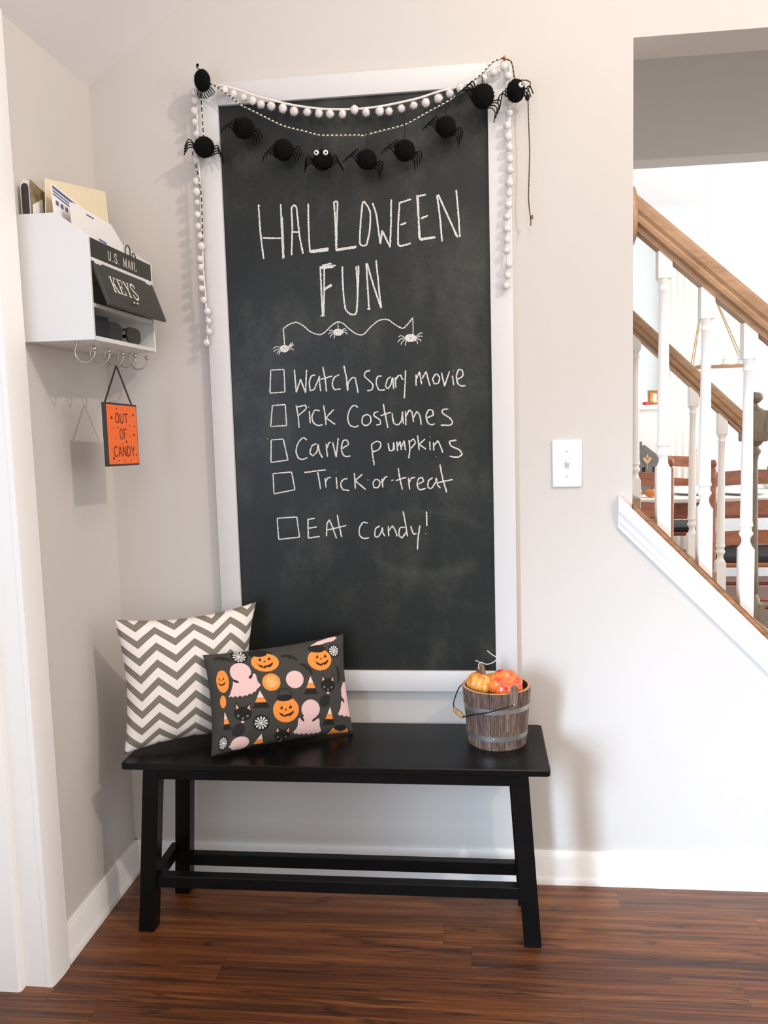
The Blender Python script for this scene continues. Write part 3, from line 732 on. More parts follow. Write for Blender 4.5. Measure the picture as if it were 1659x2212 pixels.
# sloping skirt trim and oak cap on the stair half wall
def cz(x):
    return 0.969 + CAPS * (x - 1.297)
mb = MB()
x0, x1 = 1.264, 2.16
def slope_board(mb, top, bot, y0, y1, xa=x0, xb=x1):
    mb.prism([(xa, cz(xa) + top), (xb, cz(xb) + top), (xb, cz(xb) + bot), (xa, cz(xa) + bot)], PY, y0, y1)
slope_board(mb, -0.016, -0.052, -0.018, 0.0)
slope_board(mb, -0.052, -0.076, -0.011, 0.0)
slope_board(mb, -0.076, -0.094, -0.006, 0.0)
obj('trim_2', mb, M['trim'], kind='structure', label='white sloping skirt trim under the oak stair cap', smooth=0)
mb = MB()
slope_board(mb, 0.0, -0.016, -0.006, 0.134, 1.299, 2.2)
slope_board(mb, 0.005, 0.0, 0.004, 0.124, 1.299, 2.2)
obj('trim_3', mb, M['cap'], kind='structure', label='narrow oak cap on the sloping half wall', smooth=0)
mb = MB()
slope_board(mb, 0.0, -0.03, 0.975, 1.11, 1.299, 2.2)
obj('trim_4', mb, M['cap'], kind='structure', smooth=0)

# stair flight
mb = MB()
poly = []
n = 9
for i in range(n):
    poly += [(2.10 - 0.19 * i, 0.193 * i), (2.10 - 0.19 * i, 0.193 * (i + 1))]
poly += [(0.10, 0.193 * n), (0.10, 0.0)]
mb.prism(poly, PY, 0.129, 0.988)
obj('stairs', mb, M['carpet'], kind='structure', label='stair flight between the two railings', smooth=0)

# ================================================================== stair railings
def baluster(parent, x, y, ztop, blk_top, blk_bot, zbot, half=0.0165):
    mb = MB()
    h = half
    mb.box(x - h, x + h, y - h, y + h, blk_top, ztop, 0.0015)
    mb.prism([(x - h, zbot - h * CAPS * 0 + CAPS * (-h)), (x + h, zbot + CAPS * h), (x + h, blk_bot - 0.006), (x + h - 0.006, blk_bot), (x - h + 0.006, blk_bot), (x - h, blk_bot - 0.006)], PY, y - h, y + h, bev=0.001)
    L = blk_top - blk_bot
    prof = [(h * 0.98, blk_top + 0.004), (h * 0.92, blk_top - 0.004), (h * 0.66, blk_top - 0.012), (h * 0.66, blk_top - 0.018), (h * 0.80, blk_top - 0.021), (h * 0.80, blk_top - 0.026), (h * 0.66, blk_top - 0.029),
            (h * 0.70, blk_top - 0.10), (h * 0.80, blk_top - L * 0.55), (h * 0.86, blk_bot + 0.062), (h * 0.92, blk_bot + 0.056), (h * 1.0, blk_bot + 0.050), (h * 0.80, blk_bot + 0.045),
            (h * 0.78, blk_bot + 0.038), (h * 0.98, blk_bot + 0.033), (h * 0.98, blk_bot + 0.028), (h * 0.66, blk_bot + 0.020), (h * 0.60, blk_bot + 0.012), (h * 0.75, blk_bot + 0.004), (h * 0.98, blk_bot - 0.004)]
    mb.lathe(prof, (x, y, 0), 20)
    return obj('baluster', mb, M['trim'], parent)

def handrail(parent, y, xa, xb, zfn, mat, vth=0.086, hw=0.030):
    # cross-section (offset from y, height as share of vth): rounded top, grooved sides, narrower fillet below
    prof = [(-hw * .62, 0.0), (hw * .62, 0.0), (hw * .62, .16), (hw * .95, .22), (hw, .34), (hw * .86, .44), (hw, .56), (hw, .80), (hw * .8, .94), (hw * .4, 1.0),
            (-hw * .4, 1.0), (-hw * .8, .94), (-hw, .80), (-hw, .56), (-hw * .86, .44), (-hw, .34), (-hw * .95, .22), (-hw * .62, .16)]
    mb = MB()
    n = len(prof)
    V = [(xa, y + a, zfn(xa) + b * vth) for a, b in prof] + [(xb, y + a, zfn(xb) + b * vth) for a, b in prof]
    F = [tuple(range(n)), tuple(range(2 * n - 1, n - 1, -1))] + [(i, (i + 1) % n, n + (i + 1) % n, n + i) for i in range(n)]
    mb.add(V, F)
    return obj('handrail', mb, mat, parent, smooth=25)

front = thing('stair_railing', (1.7, 0.06, 0.55), 'white turned balusters under an oak handrail on the near half wall', 'railing')
rz = lambda x: 1.6015 - 0.878 * (x - 1.317)
rz_front = lambda x: 1.604 - 0.890 * (x - 1.3185)
handrail(front, 0.05, 1.305, 2.08, rz_front, M['rail'], 0.086, 0.031)
mb = MB()
T = Matrix.Rotation(math.radians(90), 4, 'Y')
mb.lathe([(0.0, 0.0), (0.072, 0.0), (0.072, 0.004), (0.066, 0.011), (0.052, 0.015), (0.0, 0.016)], (1.2985, 0.05, 1.647), 32, T @ Matrix.Diagonal((1, 0.62, 1, 1)))
obj('rosette', mb, M['rail'], front, label='oval wooden rosette ending the handrail at the wall')
for k in range(7):
    x = 1.379 + 0.0985 * k
    baluster(front, x, 0.05, rz_front(x) + 0.012, 1.497 - 0.098 * k, 1.053 - 0.1005 * k, cz(x) + 0.003)

far = thing('stair_railing', (1.7, 1.03, 0.5), 'shaded white balusters, brown handrail and newel post beyond the stairs', 'railing')
rz_far = lambda x: 1.452 - 0.966 * (x - 1.479)
handrail(far, 1.03, 1.30, 1.862, rz_far, M['rail'], 0.082, 0.031)
for k in range(6):
    x = 1.3855 + 0.0985 * k
    if x > 1.83:
        break
    baluster(far, x, 1.03, rz_far(x) + 0.012, 1.212 + 0.101 * (3 - k) - 0.012, 0.792 + 0.1 * (3 - k) - 0.04, cz(x), 0.0165)
mb = MB()
nx, ny = 1.885, 1.03
mb.box(nx - 0.04, nx + 0.04, ny - 0.04, ny + 0.04, 1.072, 1.180, 0.006)
mb.box(nx - 0.04, nx + 0.04, ny - 0.04, ny + 0.04, 0.22, 0.50, 0.004)
mb.lathe([(0.036, 1.080), (0.030, 1.064), (0.020, 1.056), (0.020, 1.048), (0.027, 1.042), (0.027, 1.034), (0.020, 1.024), (0.017, 1.0), (0.020, 0.80), (0.025, 0.60), (0.028, 0.54), (0.022, 0.53), (0.030, 0.515), (0.034, 0.495)], (nx, ny, 0), 28)
mb.lathe([(0.034, 1.172), (0.034, 1.184), (0.022, 1.188), (0.016, 1.196), (0.014, 1.204), (0.022, 1.210), (0.030, 1.218), (0.032, 1.226), (0.028, 1.236), (0.016, 1.243), (0.0, 1.245)], (nx, ny, 0), 28)
obj('newel_post', mb, M['newel'], far, label='dark turned newel post with button finial')

# ================================================================== chalkboard
XI0, XI1, ZI0, ZI1 = 0.3266, 0.9667, 0.5552, 1.9411
XO0, XO1, ZO0, ZO1 = 0.2758, 1.0194, 0.5035, 1.9931
cb = thing('chalkboard', (0.647, -0.01, ZO0), 'tall white-framed chalkboard with chalk Halloween checklist on the wall', 'chalkboard')
mb = MB()
mb.box(XI0 - 0.012, XI1 + 0.012, -0.0115, -0.001, ZI0 - 0.012, ZI1 + 0.012)
obj('board_panel', mb, M['board'], cb, smooth=0)
for (a, b, c_, d) in ((XO0, XI0, ZO0, ZO1), (XI1, XO1, ZO0, ZO1), (XI0, XI1, ZI1, ZO1), (XI0, XI1, ZO0, ZI0)):
    mb = MB()
    mb.box(a, b, -0.021, -0.0005, c_, d, 0.0012)
    obj('frame_board', mb, M['frame'], cb)
def chalk_name(k):
    return 'checkbox' if k.startswith('box') else 'chalk_spider' if k.startswith('spider') else 'chalk_thread' if k == 'string' else 'lettering'
bfn = lambda u, v, h: Vector((u, -0.0116 - h, v))
for k, (wd, S) in CHALK.items():
    mb = MB()
    for s in S:
        mb.stroke([(a / 1000, b / 1000) for a, b in s], wd / 2000, bfn, 0.0006, jit=0.28, step=0.0022)
    o = obj(chalk_name(k), mb, M['chalk'], cb, smooth=0)
    if o.name.startswith('lettering'):
        o['label'] = 'chalk word ' + k

# ================================================================== garlands
def pom(c, r):
    mb = MB()
    mb.sphere(c, r, 3, (1, 1, random.uniform(.95, 1.15)), 0.05)
    mb.fuzz(c, r, 130, r * 0.42, wd=0.0005)
    return mb

g = thing('pompom_garland', (0.66, -0.04, 1.5), 'white mini pompom trim swagged over the top of the chalkboard frame', 'garland')
for pts in (POM_STRING_TOP, POM_STRING_LEFT, POM_STRING_RIGHT):
    mb = MB()
    c = curve2(pts, 0.008)
    mb.tube(c, [0.0026 if pts is POM_STRING_TOP else 0.0021] * len(c), 8)
    obj('trim_tape', mb, M['pom'], g)
for pts, r in ((POMS_TOP, 0.0088), (POMS_LEFT, 0.0084), (POMS_RIGHT, 0.0080)):
    for p in pts:
        c = (p[0] + random.uniform(-.001, .001), p[1] + random.uniform(-.002, .002), p[2])
        obj('pompom', pom(c, r * random.uniform(.88, 1.1)), M['pom'], g, smooth=180)

tw = thing('twine_garland', (0.66, -0.05, 1.5), 'black and white striped twine strung with spiders across the chalkboard', 'garland')
for nm, pts, alt, r in (('twine', TWINE_TOP, [0, 1], 0.0017), ('loose_end', TWINE_RIGHT, [1, 2], 0.0016), ('loose_end', TWINE_LEFT, [1, 1, 0], 0.0014)):
    mb = MB()
    c = even(curve2(pts, 0.004), 0.0052)
    mb.tube(c, r, 6, alt=alt)
    obj(nm, mb, [M['twine_w'], M['twine_b'], M['twine_g']], tw)
mb = MB()
mb.sphere((1.0571, -0.03, 1.906), 0.0055, 2, (1, 1, 1.5), 0.1)
obj('knot', mb, M['twine_b'], tw)
mb = MB()
mb.sphere((1.0649, -0.03, 1.640), 0.0032, 2, (1, 1, 1.8), 0.1)
obj('knot', mb, M['twine_g'], tw)

SP = [  # radius, scale, roll about y, yaw about z, thread top (x, z), label
    (0.0215, (.86, .86, 1.15), math.radians(-78), 0.2, None, 'black yarn spider at the top left frame corner, legs pointing down'),
    (0.0235, (1, 1, 1), math.radians(14), 0.1, None, 'black yarn spider hanging on the left frame board'),
    (0.0235, (1.05, 1, 1), math.radians(8), 0.9, (0.403, 1.921), 'black yarn spider hanging nearest the top left board corner'),
    (0.0235, (1, 1, 1), math.radians(-6), 0.8, (0.4904, 1.874), 'black yarn spider just left of the googly-eyed one'),
    (0.0225, (1, 1, 1), math.radians(2), 0.0, (0.5795, 1.8505), 'black yarn spider with two white googly eyes facing the room'),
    (0.0225, (1, 1, .96), math.radians(20), 0.5, (0.689, 1.8495), 'black yarn spider just right of the googly-eyed one'),
    (0.0235, (1, 1, 1), math.radians(14), 0.7, (0.776, 1.866), 'black yarn spider second to the right of the googly-eyed one'),
    (0.0225, (1, 1, 1), math.radians(18), 0.45, (0.8707, 1.9045), 'black yarn spider between the pompom swag and the right frame board'),
    (0.0255, (1, .9, 1.05), math.radians(30), 0.35, (0.9545, 1.951), 'largest black yarn spider overlapping the right frame board inner edge'),
    (0.0215, (.95, .9, 1.15), math.radians(-10), 0.7, None, 'black yarn spider on the wall side of the top right corner'),
]
def spider(k):
    c = Vector(SPIDERS[k])
    r, sc, roll, yaw, top, label = SP[k]
    t = thing('yarn_spider', tuple(c - Vector((0, 0, r))), label, 'spider', 'yarn spiders on the twine')
    mb = MB()
    mb.sphere(c, r, 4, sc, 0.045)
    mb.fuzz(c, r, 520, r * 0.20, sc, 0.0005)
    obj('body', mb, M['spider'], t, smooth=180)
    Rm = (Matrix.Rotation(yaw, 4, 'Z') @ Matrix.Rotation(roll, 4, 'Y')).to_3x3()
    for sx in (-1, 1):
        for j in range(4):
            f = (j - 1.5) / 1.5
            P = [(0.70, f * .35, -.20 - .15 * j), (1.25, f * .55, .22 - .12 * j), (1.52 + .06 * j, f * .62, .26 - .16 * j), (1.62 + .10 * j, f * .7, -.10 - .16 * j), (1.72 + .12 * j, f * .75, -.52 - .16 * j)]
            pts = [c + Rm @ (Vector((p[0] * sx, p[1], p[2])) * r) for p in P]
            if k == 0:      # all legs of this one dangle below the body
                a = sx * (.10 + .17 * j) + .22
                pts = [c + Vector((math.sin(a) * d_, -.10 - .16 * (sx > 0), -math.cos(a) * d_)) * r for d_ in (.75, 1.25, 1.55)]
                pts.append(pts[-1] + Vector((.25, .1, -.38)) * r)
            pts = [Vector((p.x, min(p.y, -0.0235 - 0.0012 * j), p.z)) for p in pts]
            mb = MB()
            cv = curve2([tuple(p) for p in pts], 0.002)
            mb.tube(cv, 0.0013, 6)
            obj('leg', mb, M['spider'], t)
    if top:
        mb = MB()
        mb.tube([c + Vector((0, 0, r * .8)), ((c.x + top[0]) / 2 + .001, -0.056, (c.z + r + top[1]) / 2), (top[0], -0.0515, top[1])], 0.0011, 6)
        obj('hanging_thread', mb, M['twine_b'], t)
    if k == 0:
        mb = MB()
        mb.tube(curve2([tuple(c + Vector((-.004, 0, r))), tuple(c + Vector((-.012, -.002, r + .010))), tuple(c + Vector((-.010, -.002, r + .013)))], .002), 0.0013, 6)
        mb.sphere(c + Vector((-.009, -.002, r + .013)), 0.0035, 2)
        obj('thread_knot', mb, M['spider'], t)
    eyes = {4: [(-.0105, -.0205, .0115), (.0110, -.0205, .0105)], 9: [(.0115, -.0165, .006)]}.get(k, [])
    for e in eyes:
        ec = c + Vector(e)
        d = Vector(e).normalized() if k == 9 else Vector((e[0] * .3, -1 * .02, .0)).normalized()
        T = Vector((0, 0, 1)).rotation_difference(d).to_matrix().to_4x4()
        mb = MB()
        mb.lathe([(0.0058, -0.002), (0.0060, 0.0), (0.0054, 0.0014), (0.0036, 0.0022), (0, 0.0024)], ec, 20, T)
        eo = obj('eye', mb, M['eye'], t, label='white googly eye')
        mb = MB()
        q = ec + d * 0.0021 + Vector((.0004, 0, -.0008))
        mb.lathe([(0.0028, 0.0), (0.0027, 0.0006), (0.0, 0.0008)], q, 16, T)
        obj('pupil', mb, M['pupil'], eo)
    return t
for k in range(10):
    spider(k)
mb = MB()
mb.sphere((1.006, -0.026, 1.9965), 0.0055, 2, (.8, .8, 1.2), 0.05)
mb.tube([(1.006, -0.026, 1.992), (1.006, -0.018, 1.985)], 0.0012, 6)
obj('push_pin', mb, M['orange'], None, 'orange push pin on the top right corner of the chalkboard frame', 'pin')

# ================================================================== light switch
sx, sz = 1.1439, 1.0656
sw = thing('light_switch', (sx, 0, sz - 0.057), 'white toggle light switch on the wall right of the chalkboard', 'light switch')
mb = MB()
mb.prism([(sx - .035, sz - .0571), (sx + .035, sz - .0571), (sx + .035, sz + .0571), (sx - .035, sz + .0571)], PY, -0.0058, -0.0002, bev=0.0022)
obj('cover_plate', mb, M['switch'], sw)
mb = MB()
mb.box(sx - .0052, sx + .0052, -0.0066, -0.005, sz - .012, sz + .012, 0.0008)
obj('toggle_slot', mb, M['slot'], sw)
mb = MB()
mb.prism([(-0.0060, sz - .004), (-0.0165, sz + .002), (-0.0165, sz + .007), (-0.0060, sz + .009)], PX, sx - .0038, sx + .0038, bev=0.0008)
obj('toggle', mb, M['switch'], sw)
for dz in (-.030, .030):
    mb = MB()
    mb.lathe([(0.0034, 0), (0.0034, 0.0006), (0.0026, 0.0012), (0, 0.0014)], (sx, -0.0058, sz + dz), 16, Matrix.Rotation(math.radians(90), 4, 'X'))
    obj('screw', mb, M['slot'], sw)

# ================================================================== lettering
SER = {  # stroke letters with slab serifs, unit box: (points, width)
    'U': [([(.16, 1), (.16, .32), (.26, .08), (.5, 0), (.74, .08), (.82, .32), (.82, 1)], .13), ([(0, .97), (.34, .97)], .06), ([(.66, .97), (1, .97)], .06)],
    'S': [([(.84, .74), (.78, .92), (.5, 1), (.2, .92), (.12, .74), (.26, .57), (.6, .46), (.88, .3), (.82, .1), (.5, 0), (.18, .08), (.1, .28)], .13)],
    '.': [([(.3, .05), (.7, .05)], .11)],
    'M': [([(.12, 0), (.12, 1)], .08), ([(.12, 1), (.5, .08)], .14), ([(.5, .08), (.88, 1)], .06), ([(.88, 0), (.88, 1)], .15), ([(0, .03), (.26, .03)], .06), ([(.72, .03), (1, .03)], .06), ([(0, .97), (.16, .97)], .06), ([(.86, .97), (1, .97)], .06)],
    'A': [([(.1, 0), (.48, 1)], .07), ([(.48, 1), (.88, 0)], .15), ([(.24, .34), (.72, .34)], .06), ([(0, .03), (.26, .03)], .06), ([(.68, .03), (1.02, .03)], .06)],
    'I': [([(.5, 0), (.5, 1)], .30), ([(.1, .03), (.9, .03)], .06), ([(.1, .97), (.9, .97)], .06)],
    'L': [([(.25, 0), (.25, 1)], .16), ([(.02, .97), (.5, .97)], .06), ([(.02, .03), (.95, .03)], .06), ([(.92, .03), (.92, .32)], .08)],
    'K': [([(.2, 0), (.2, 1)], .16), ([(.24, .36), (.84, .98)], .07), ([(.44, .56), (.88, .02)], .16), ([(.02, .03), (.4, .03)], .06), ([(.02, .97), (.4, .97)], .06), ([(.66, .97), (1, .97)], .06), ([(.68, .03), (1.05, .03)], .06)],
    'E': [([(.24, 0), (.24, 1)], .16), ([(.02, .03), (.92, .03)], .06), ([(.02, .97), (.88, .97)], .06), ([(.24, .51), (.64, .51)], .06), ([(.9, .03), (.9, .3)], .08), ([(.86, .97), (.86, .72)], .08), ([(.64, .38), (.64, .64)], .06)],
    'Y': [([(.14, .98), (.5, .44)], .16), ([(.86, .98), (.5, .44)], .07), ([(.5, .48), (.5, 0)], .16), ([(0, .97), (.34, .97)], .06), ([(.68, .97), (1, .97)], .06), ([(.28, .03), (.72, .03)], .06)],
}
SANS = {
    'O': [([(.5, 1), (.15, .85), (.06, .5), (.15, .15), (.5, 0), (.85, .15), (.94, .5), (.85, .85), (.5, 1)], .12)],
    'U': [([(.1, 1), (.1, .25), (.3, .02), (.6, .02), (.85, .25), (.88, 1)], .12)],
    'T': [([(0, .96), (1, .98)], .12), ([(.5, .98), (.5, 0)], .12)],
    'F': [([(.15, 0), (.15, 1)], .12), ([(.15, .97), (.95, .97)], .12), ([(.15, .52), (.75, .52)], .12)],
    'C': [([(.9, .85), (.6, 1), (.2, .85), (.08, .5), (.2, .15), (.6, 0), (.92, .15)], .12)],
    'A': [([(.05, 0), (.5, 1)], .12), ([(.5, 1), (.95, 0)], .12), ([(.22, .34), (.78, .34)], .12)],
    'N': [([(.1, 0), (.1, 1)], .12), ([(.1, 1), (.9, 0)], .12), ([(.9, 0), (.9, 1)], .12)],
    'D': [([(.12, 0), (.12, 1)], .12), ([(.12, 1), (.55, .95), (.92, .65), (.92, .35), (.55, .04), (.12, 0)], .12)],
    'Y': [([(.05, 1), (.5, .5)], .12), ([(.95, 1), (.5, .5)], .12), ([(.5, .5), (.5, 0)], .12)],
}
def word(mb, font, text, u0, u1, v0, v1, fn, th, gap=.18, bold=1.0, narrow={'.': .35, 'I': .5, ' ': .6}):
    ws = [narrow.get(ch, 1.0) if ch not in 'M' else 1.25 for ch in text]
    tot = sum(ws) + gap * (len(text) - 1)
    k = (u1 - u0) / tot
    u = u0
    for ch, wd in zip(text, ws):
        if ch != ' ':
            for pts, sw_ in font[ch]:
                P = [(u + x * wd * k, v0 + y * (v1 - v0)) for x, y in pts]
                mb.stroke(P, sw_ * k * 0.5 * bold, fn, th, step=0.0012, square=True)
        u += (wd + gap) * k

# ================================================================== mail organizer
YA, YB = -0.395, -0.053
mo = thing('mail_organizer', (0.077, -0.224, 1.363), 'white wall mail organizer with black panels and hooks on the left wall', 'mail organizer')
SIDE = [(0.0, 1.363), (0.154, 1.363), (0.154, 1.570), (0.088, 1.620), (0.0, 1.620)]
for ya in (YA, YB - 0.009):
    mb = MB()
    mb.prism(SIDE, lambda u, v, a: Vector((u, a, v)), ya, ya + 0.009, bev=0.0008)
    obj('side_panel', mb, M['box'], mo, smooth=20)
mb = MB()
mb.box(0.0005, 0.007, YA + .009, YB - .009, 1.366, 1.615)
obj('back_panel', mb, M['box'], mo, smooth=0)
for za, zb, xf in ((1.363, 1.372, .154), (1.432, 1.440, .150), (1.524, 1.531, .154)):
    mb = MB()
    mb.box(.007, xf, YA + .009, YB - .009, za, zb, .0006)
    obj('shelf', mb, M['box'], mo, smooth=20)
mb = MB()
mb.box(0.147, 0.1545, YA + .0095, YB - .0095, 1.5315, 1.5695, .0006)
mp = obj('mail_panel', mb, M['panel'], mo, smooth=20)
ffn = lambda u, v, h: Vector((0.1546 + h, u, v))
mb = MB()
word(mb, SER, 'U.S. MAIL', -0.305, -0.151, 1.5385, 1.5575, ffn, 0.0004, .30, .95)
obj('lettering', mb, M['letterw'], mp, label='white words U.S. MAIL', smooth=0)
# key flap: hinged along its top edge, standing open at the bottom
h0 = Vector((0.1535, 0, 1.5225))
h1 = Vector((0.1850, 0, 1.4335))
fd = (h1 - h0).normalized()
fnv = Vector((-fd.z, 0, fd.x)) * 1.0
FL = (h1 - h0).length
def flap_fn(u, v, a):
    p = h0 + fd * v + fnv * a
    return Vector((p.x, u, p.z))
mb = MB()
mb.prism([(YA + .012, 0), (YB - .012, 0), (YB - .012, FL), (YA + .012, FL)], flap_fn, -0.004, 0.003, bev=0.0006)
fl = obj('flap_door', mb, M['panel'], mo, smooth=20, label='black key flap standing half open')
mb = MB()
kf = lambda u, v, h: flap_fn(u, FL - v, 0.0031 + h)
word(mb, SER, 'KEYS', -0.332, -0.196, FL * .36, FL * .74, kf, 0.0004, .14, 1.0)
obj('lettering', mb, M['letterw'], fl, label='white word KEYS', smooth=0)
for yy, vv in ((-.252, .20), (-.233, .21)):
    mb = MB()
    mb.sphere(flap_fn(yy, FL * (1 - vv), 0.0065), 0.0036, 2)
    mb.tube([flap_fn(yy, FL * (1 - vv), 0.002), flap_fn(yy, FL * (1 - vv), 0.006)], 0.0018, 8)
    obj('knob', mb, M['steel'], fl)
for yy in (-.362, -.090):
    mb = MB()
    mb.box(0.152, 0.158, yy - .016, yy + .016, 1.518, 1.527, 0.001)
    obj('hinge', mb, M['box'], mo)
for yy in (-.357, -.286, -.212, -.142, -.072):
    mb = MB()
    pts = [(0.098, yy, 1.364)]
    pts += [(0.097, yy, 1.357), (0.0935, yy, 1.350)]
    cx, czz, rr = 0.114, 1.343, 0.0215
    for i in range(15):
        a = math.radians(172 + i * 14.5)
        pts.append((cx + rr * math.cos(a), yy + i * 0.0002, czz + rr * math.sin(a)))
    mb.tube(pts, 0.0018, 8)
    mb.lathe([(0.0055, 0), (0.0055, 0.0012), (0.003, 0.002)], (0.098, yy, 1.3612), 14)
    mb.sphere(pts[-1], 0.0052, 2)
    obj('hook', mb, M['steel'], mo)

# letters standing in the top pocket
YZ = lambda u, v, a: Vector((a, u, v))
def sheet(name, outline, x0, x1, mat, label, cat, lean=0.0):
    mb = MB()
    mb.prism(outline, lambda u, v, a: Vector((a - lean * (v - 1.532), u, v)), x0, x1)
    return obj(name, mb, mat, None, label, cat, smooth=0)
mg = thing('catalog', (0.019, -0.30, 1.532), 'dark folded catalog at the left end of the mail pocket', 'catalog')
mb = MB()
pr_ = [(0.0085, 1.532)] + [(0.019 + 0.0105 * math.cos(math.radians(180 - i * 18)), 1.680 + 0.012 * math.sin(math.radians(180 - i * 18))) for i in range(11)] + [(0.0295, 1.532)]
mb.prism(pr_, lambda u, v, a: Vector((u, a, v)), -0.380, -0.30)
obj('pages', mb, M['paper'], mg, smooth=20)
mb = MB()
pr2 = [(0.0115, 1.5325)] + [(0.019 + 0.0075 * math.cos(math.radians(180 - i * 18)), 1.676 + 0.009 * math.sin(math.radians(180 - i * 18))) for i in range(11)] + [(0.0265, 1.5325)]
mb.prism(pr2, lambda u, v, a: Vector((u, a, v)), -0.3815, -0.2995)
obj('cover', mb, M['darkcover'], mg, smooth=20)
lf = thing('leaflet', (0.034, -0.30, 1.532), 'green and brown printed leaflet beside the dark catalog', 'leaflet')
mb = MB()
mb.prism([(-.384, 1.532), (-.384, 1.690), (-.300, 1.672), (-.22, 1.640), (-.22, 1.532)], YZ, 0.0325, 0.0345)
obj('page', mb, M['photo'], lf, smooth=0)
mb = MB()
mb.prism([(-.386, 1.532), (-.386, 1.640), (-.345, 1.660), (-.345, 1.532)], YZ, 0.0365, 0.038)
obj('card', mb, M['paper'], lf, smooth=0)
sheet('envelope', [(-.352, 1.700), (-.061, 1.747), (-.047, 1.640), (-.062, 1.590), (-.075, 1.533), (-.372, 1.533)], 0.0490, 0.0515, M['manila'], 'large cream envelope standing tallest in the mail pocket', 'envelope')
le = thing('letter', (0.078, -0.27, 1.532), 'white letter with blue printed heading leaning in the mail pocket', 'letter')
mb = MB()
mb.prism([(-.3840, 1.681), (-.262, 1.666), (-.205, 1.655), (-.20, 1.533), (-.378, 1.533)], YZ, 0.0775, 0.0795)
obj('page', mb, M['paper'], le, smooth=0)
mb = MB()
for a, b in ((.004, .010), (.013, .016), (.019, .022)):
    mb.prism([(-.3825, 1.681 - a), (-.215, 1.659 - a), (-.215, 1.659 - b), (-.3825, 1.681 - b)], YZ, 0.0796, 0.0799)
for i in range(7):
    mb.prism([(-.372 + i * .020, 1.650 - .002 * i), (-.360 + i * .020, 1.649 - .002 * i), (-.360 + i * .020, 1.640 - .002 * i), (-.372 + i * .020, 1.641 - .002 * i)], YZ, 0.0796, 0.0799)
obj('printed_heading', mb, M['ink'], le, smooth=0)
ev = thing('envelope', (0.105, -0.24, 1.532), 'white envelope in front of the cream one in the mail pocket', 'envelope')
mb = MB()
mb.prism([(-.362, 1.647), (-.345, 1.649), (-.165, 1.645), (-.105, 1.612), (-.098, 1.560), (-.098, 1.533), (-.355, 1.533)], YZ, 0.1035, 0.1055)
obj('paper', mb, M['paper'], ev, smooth=0)
mb = MB()
mb.prism([(-.290, 1.640), (-.255, 1.639), (-.255, 1.636), (-.290, 1.637)], YZ, 0.1056, 0.1059)
mb.prism([(-.215, 1.588), (-.185, 1.586), (-.185, 1.583), (-.215, 1.585)], YZ, 0.1056, 0.1059)
mb.prism([(-.235, 1.600), (-.195, 1.598), (-.195, 1.594), (-.235, 1.596)], YZ, 0.1056, 0.1059)
obj('printed_address', mb, M['ink'], ev, smooth=0)
mb = MB()
mb.tube(curve2([(.132, -.158, 1.535), (.134, -.160, 1.590), (.136, -.150, 1.600), (.136, -.138, 1.592), (.134, -.134, 1.578), (.134, -.126, 1.574), (.134, -.118, 1.588), (.134, -.106, 1.586), (.134, -.100, 1.570), (.134, -.098, 1.535)], .003), .0013, 6)
obj('wire_clip', mb, M['wire'], None, 'thin dark bent wire poking above the right end of the mail panel', 'wire')

# things in the open cubby
mb = MB()
mb.prism([(-.383, 1.3725), (-.300, 1.3725), (-.296, 1.395), (-.300, 1.419), (-.383, 1.416)], YZ, 0.085, 0.146, bev=.003)
obj('pouch', mb, M['navy'], None, 'dark navy pouch in the left half of the open cubby', 'pouch')
sg = thing('sunglasses', (0.13, -0.19, 1.3725), 'dark sunglasses lying in the right half of the open cubby', 'sunglasses')
for yc, w_, h_ in ((-.252, .037, .020), (-.150, .040, .019)):
    mb = MB()
    ol = [(yc + w_ * math.copysign(abs(math.cos(a)) ** .6, math.cos(a)), 1.3935 + h_ * math.copysign(abs(math.sin(a)) ** .6, math.sin(a))) for a in [2 * math.pi * i / 28 for i in range(28)]]
    mb.prism(ol, YZ, 0.135, 0.139, bev=.001)
    obj('lens', mb, M['lens'], sg)
mb = MB()
mb.tube(curve2([(.137, -.216, 1.398), (.139, -.202, 1.404), (.137, -.190, 1.398)], .002), .0025, 8)
obj('bridge', mb, M['lens'], sg)
for yy in (-.287, -.112):
    mb = MB()
    mb.box(.040, .137, yy - .002, yy + .002, 1.394, 1.402, .001)
    obj('temple', mb, M['lens'], sg)

# ================================================================== hanging sign
sg_ = thing('hanging_sign', (0.122, -0.208, 1.092), 'orange OUT OF CANDY sign hanging on a black ribbon from a hook', 'sign')
rot = 0.03
def sfn(u, v, a):
    return Vector((0.122 + a + (u + .208) * 0.03, u, v - (u + .208) * rot))
mb = MB()
mb.prism([(-.289, 1.0945), (-.127, 1.0945), (-.127, 1.237), (-.289, 1.237)], sfn, -0.008, 0.0, bev=.0006)
sb = obj('sign_board', mb, M['signblack'], sg_, smooth=20, label='black glittery canvas edge')
mb = MB()
mb.prism([(-.2835, 1.099), (-.131, 1.099), (-.131, 1.2325), (-.2835, 1.2325)], sfn, 0.0001, 0.0005)
sf = obj('orange_face', mb, M['orange'], sg_, smooth=0)
mb = MB()
sl = lambda u, v, h: sfn(u, v, 0.0006 + h)
y0s, y1s, z0s, z1s = -.2835, -.131, 1.099, 1.2325
def frac(a, b, c_, d):
    return (y0s + a * (y1s - y0s), y0s + b * (y1s - y0s), z1s - d * (z1s - z0s), z1s - c_ * (z1s - z0s))
word(mb, SANS, 'OUT', *frac(.27, .69, .14, .30), sl, .0004, .22, 1.1)
word(mb, SANS, 'OF', *frac(.39, .62, .40, .58), sl, .0004, .22, 1.0)
word(mb, SANS, 'CANDY', *frac(.16, .87, .70, .87), sl, .0004, .22, 1.1)
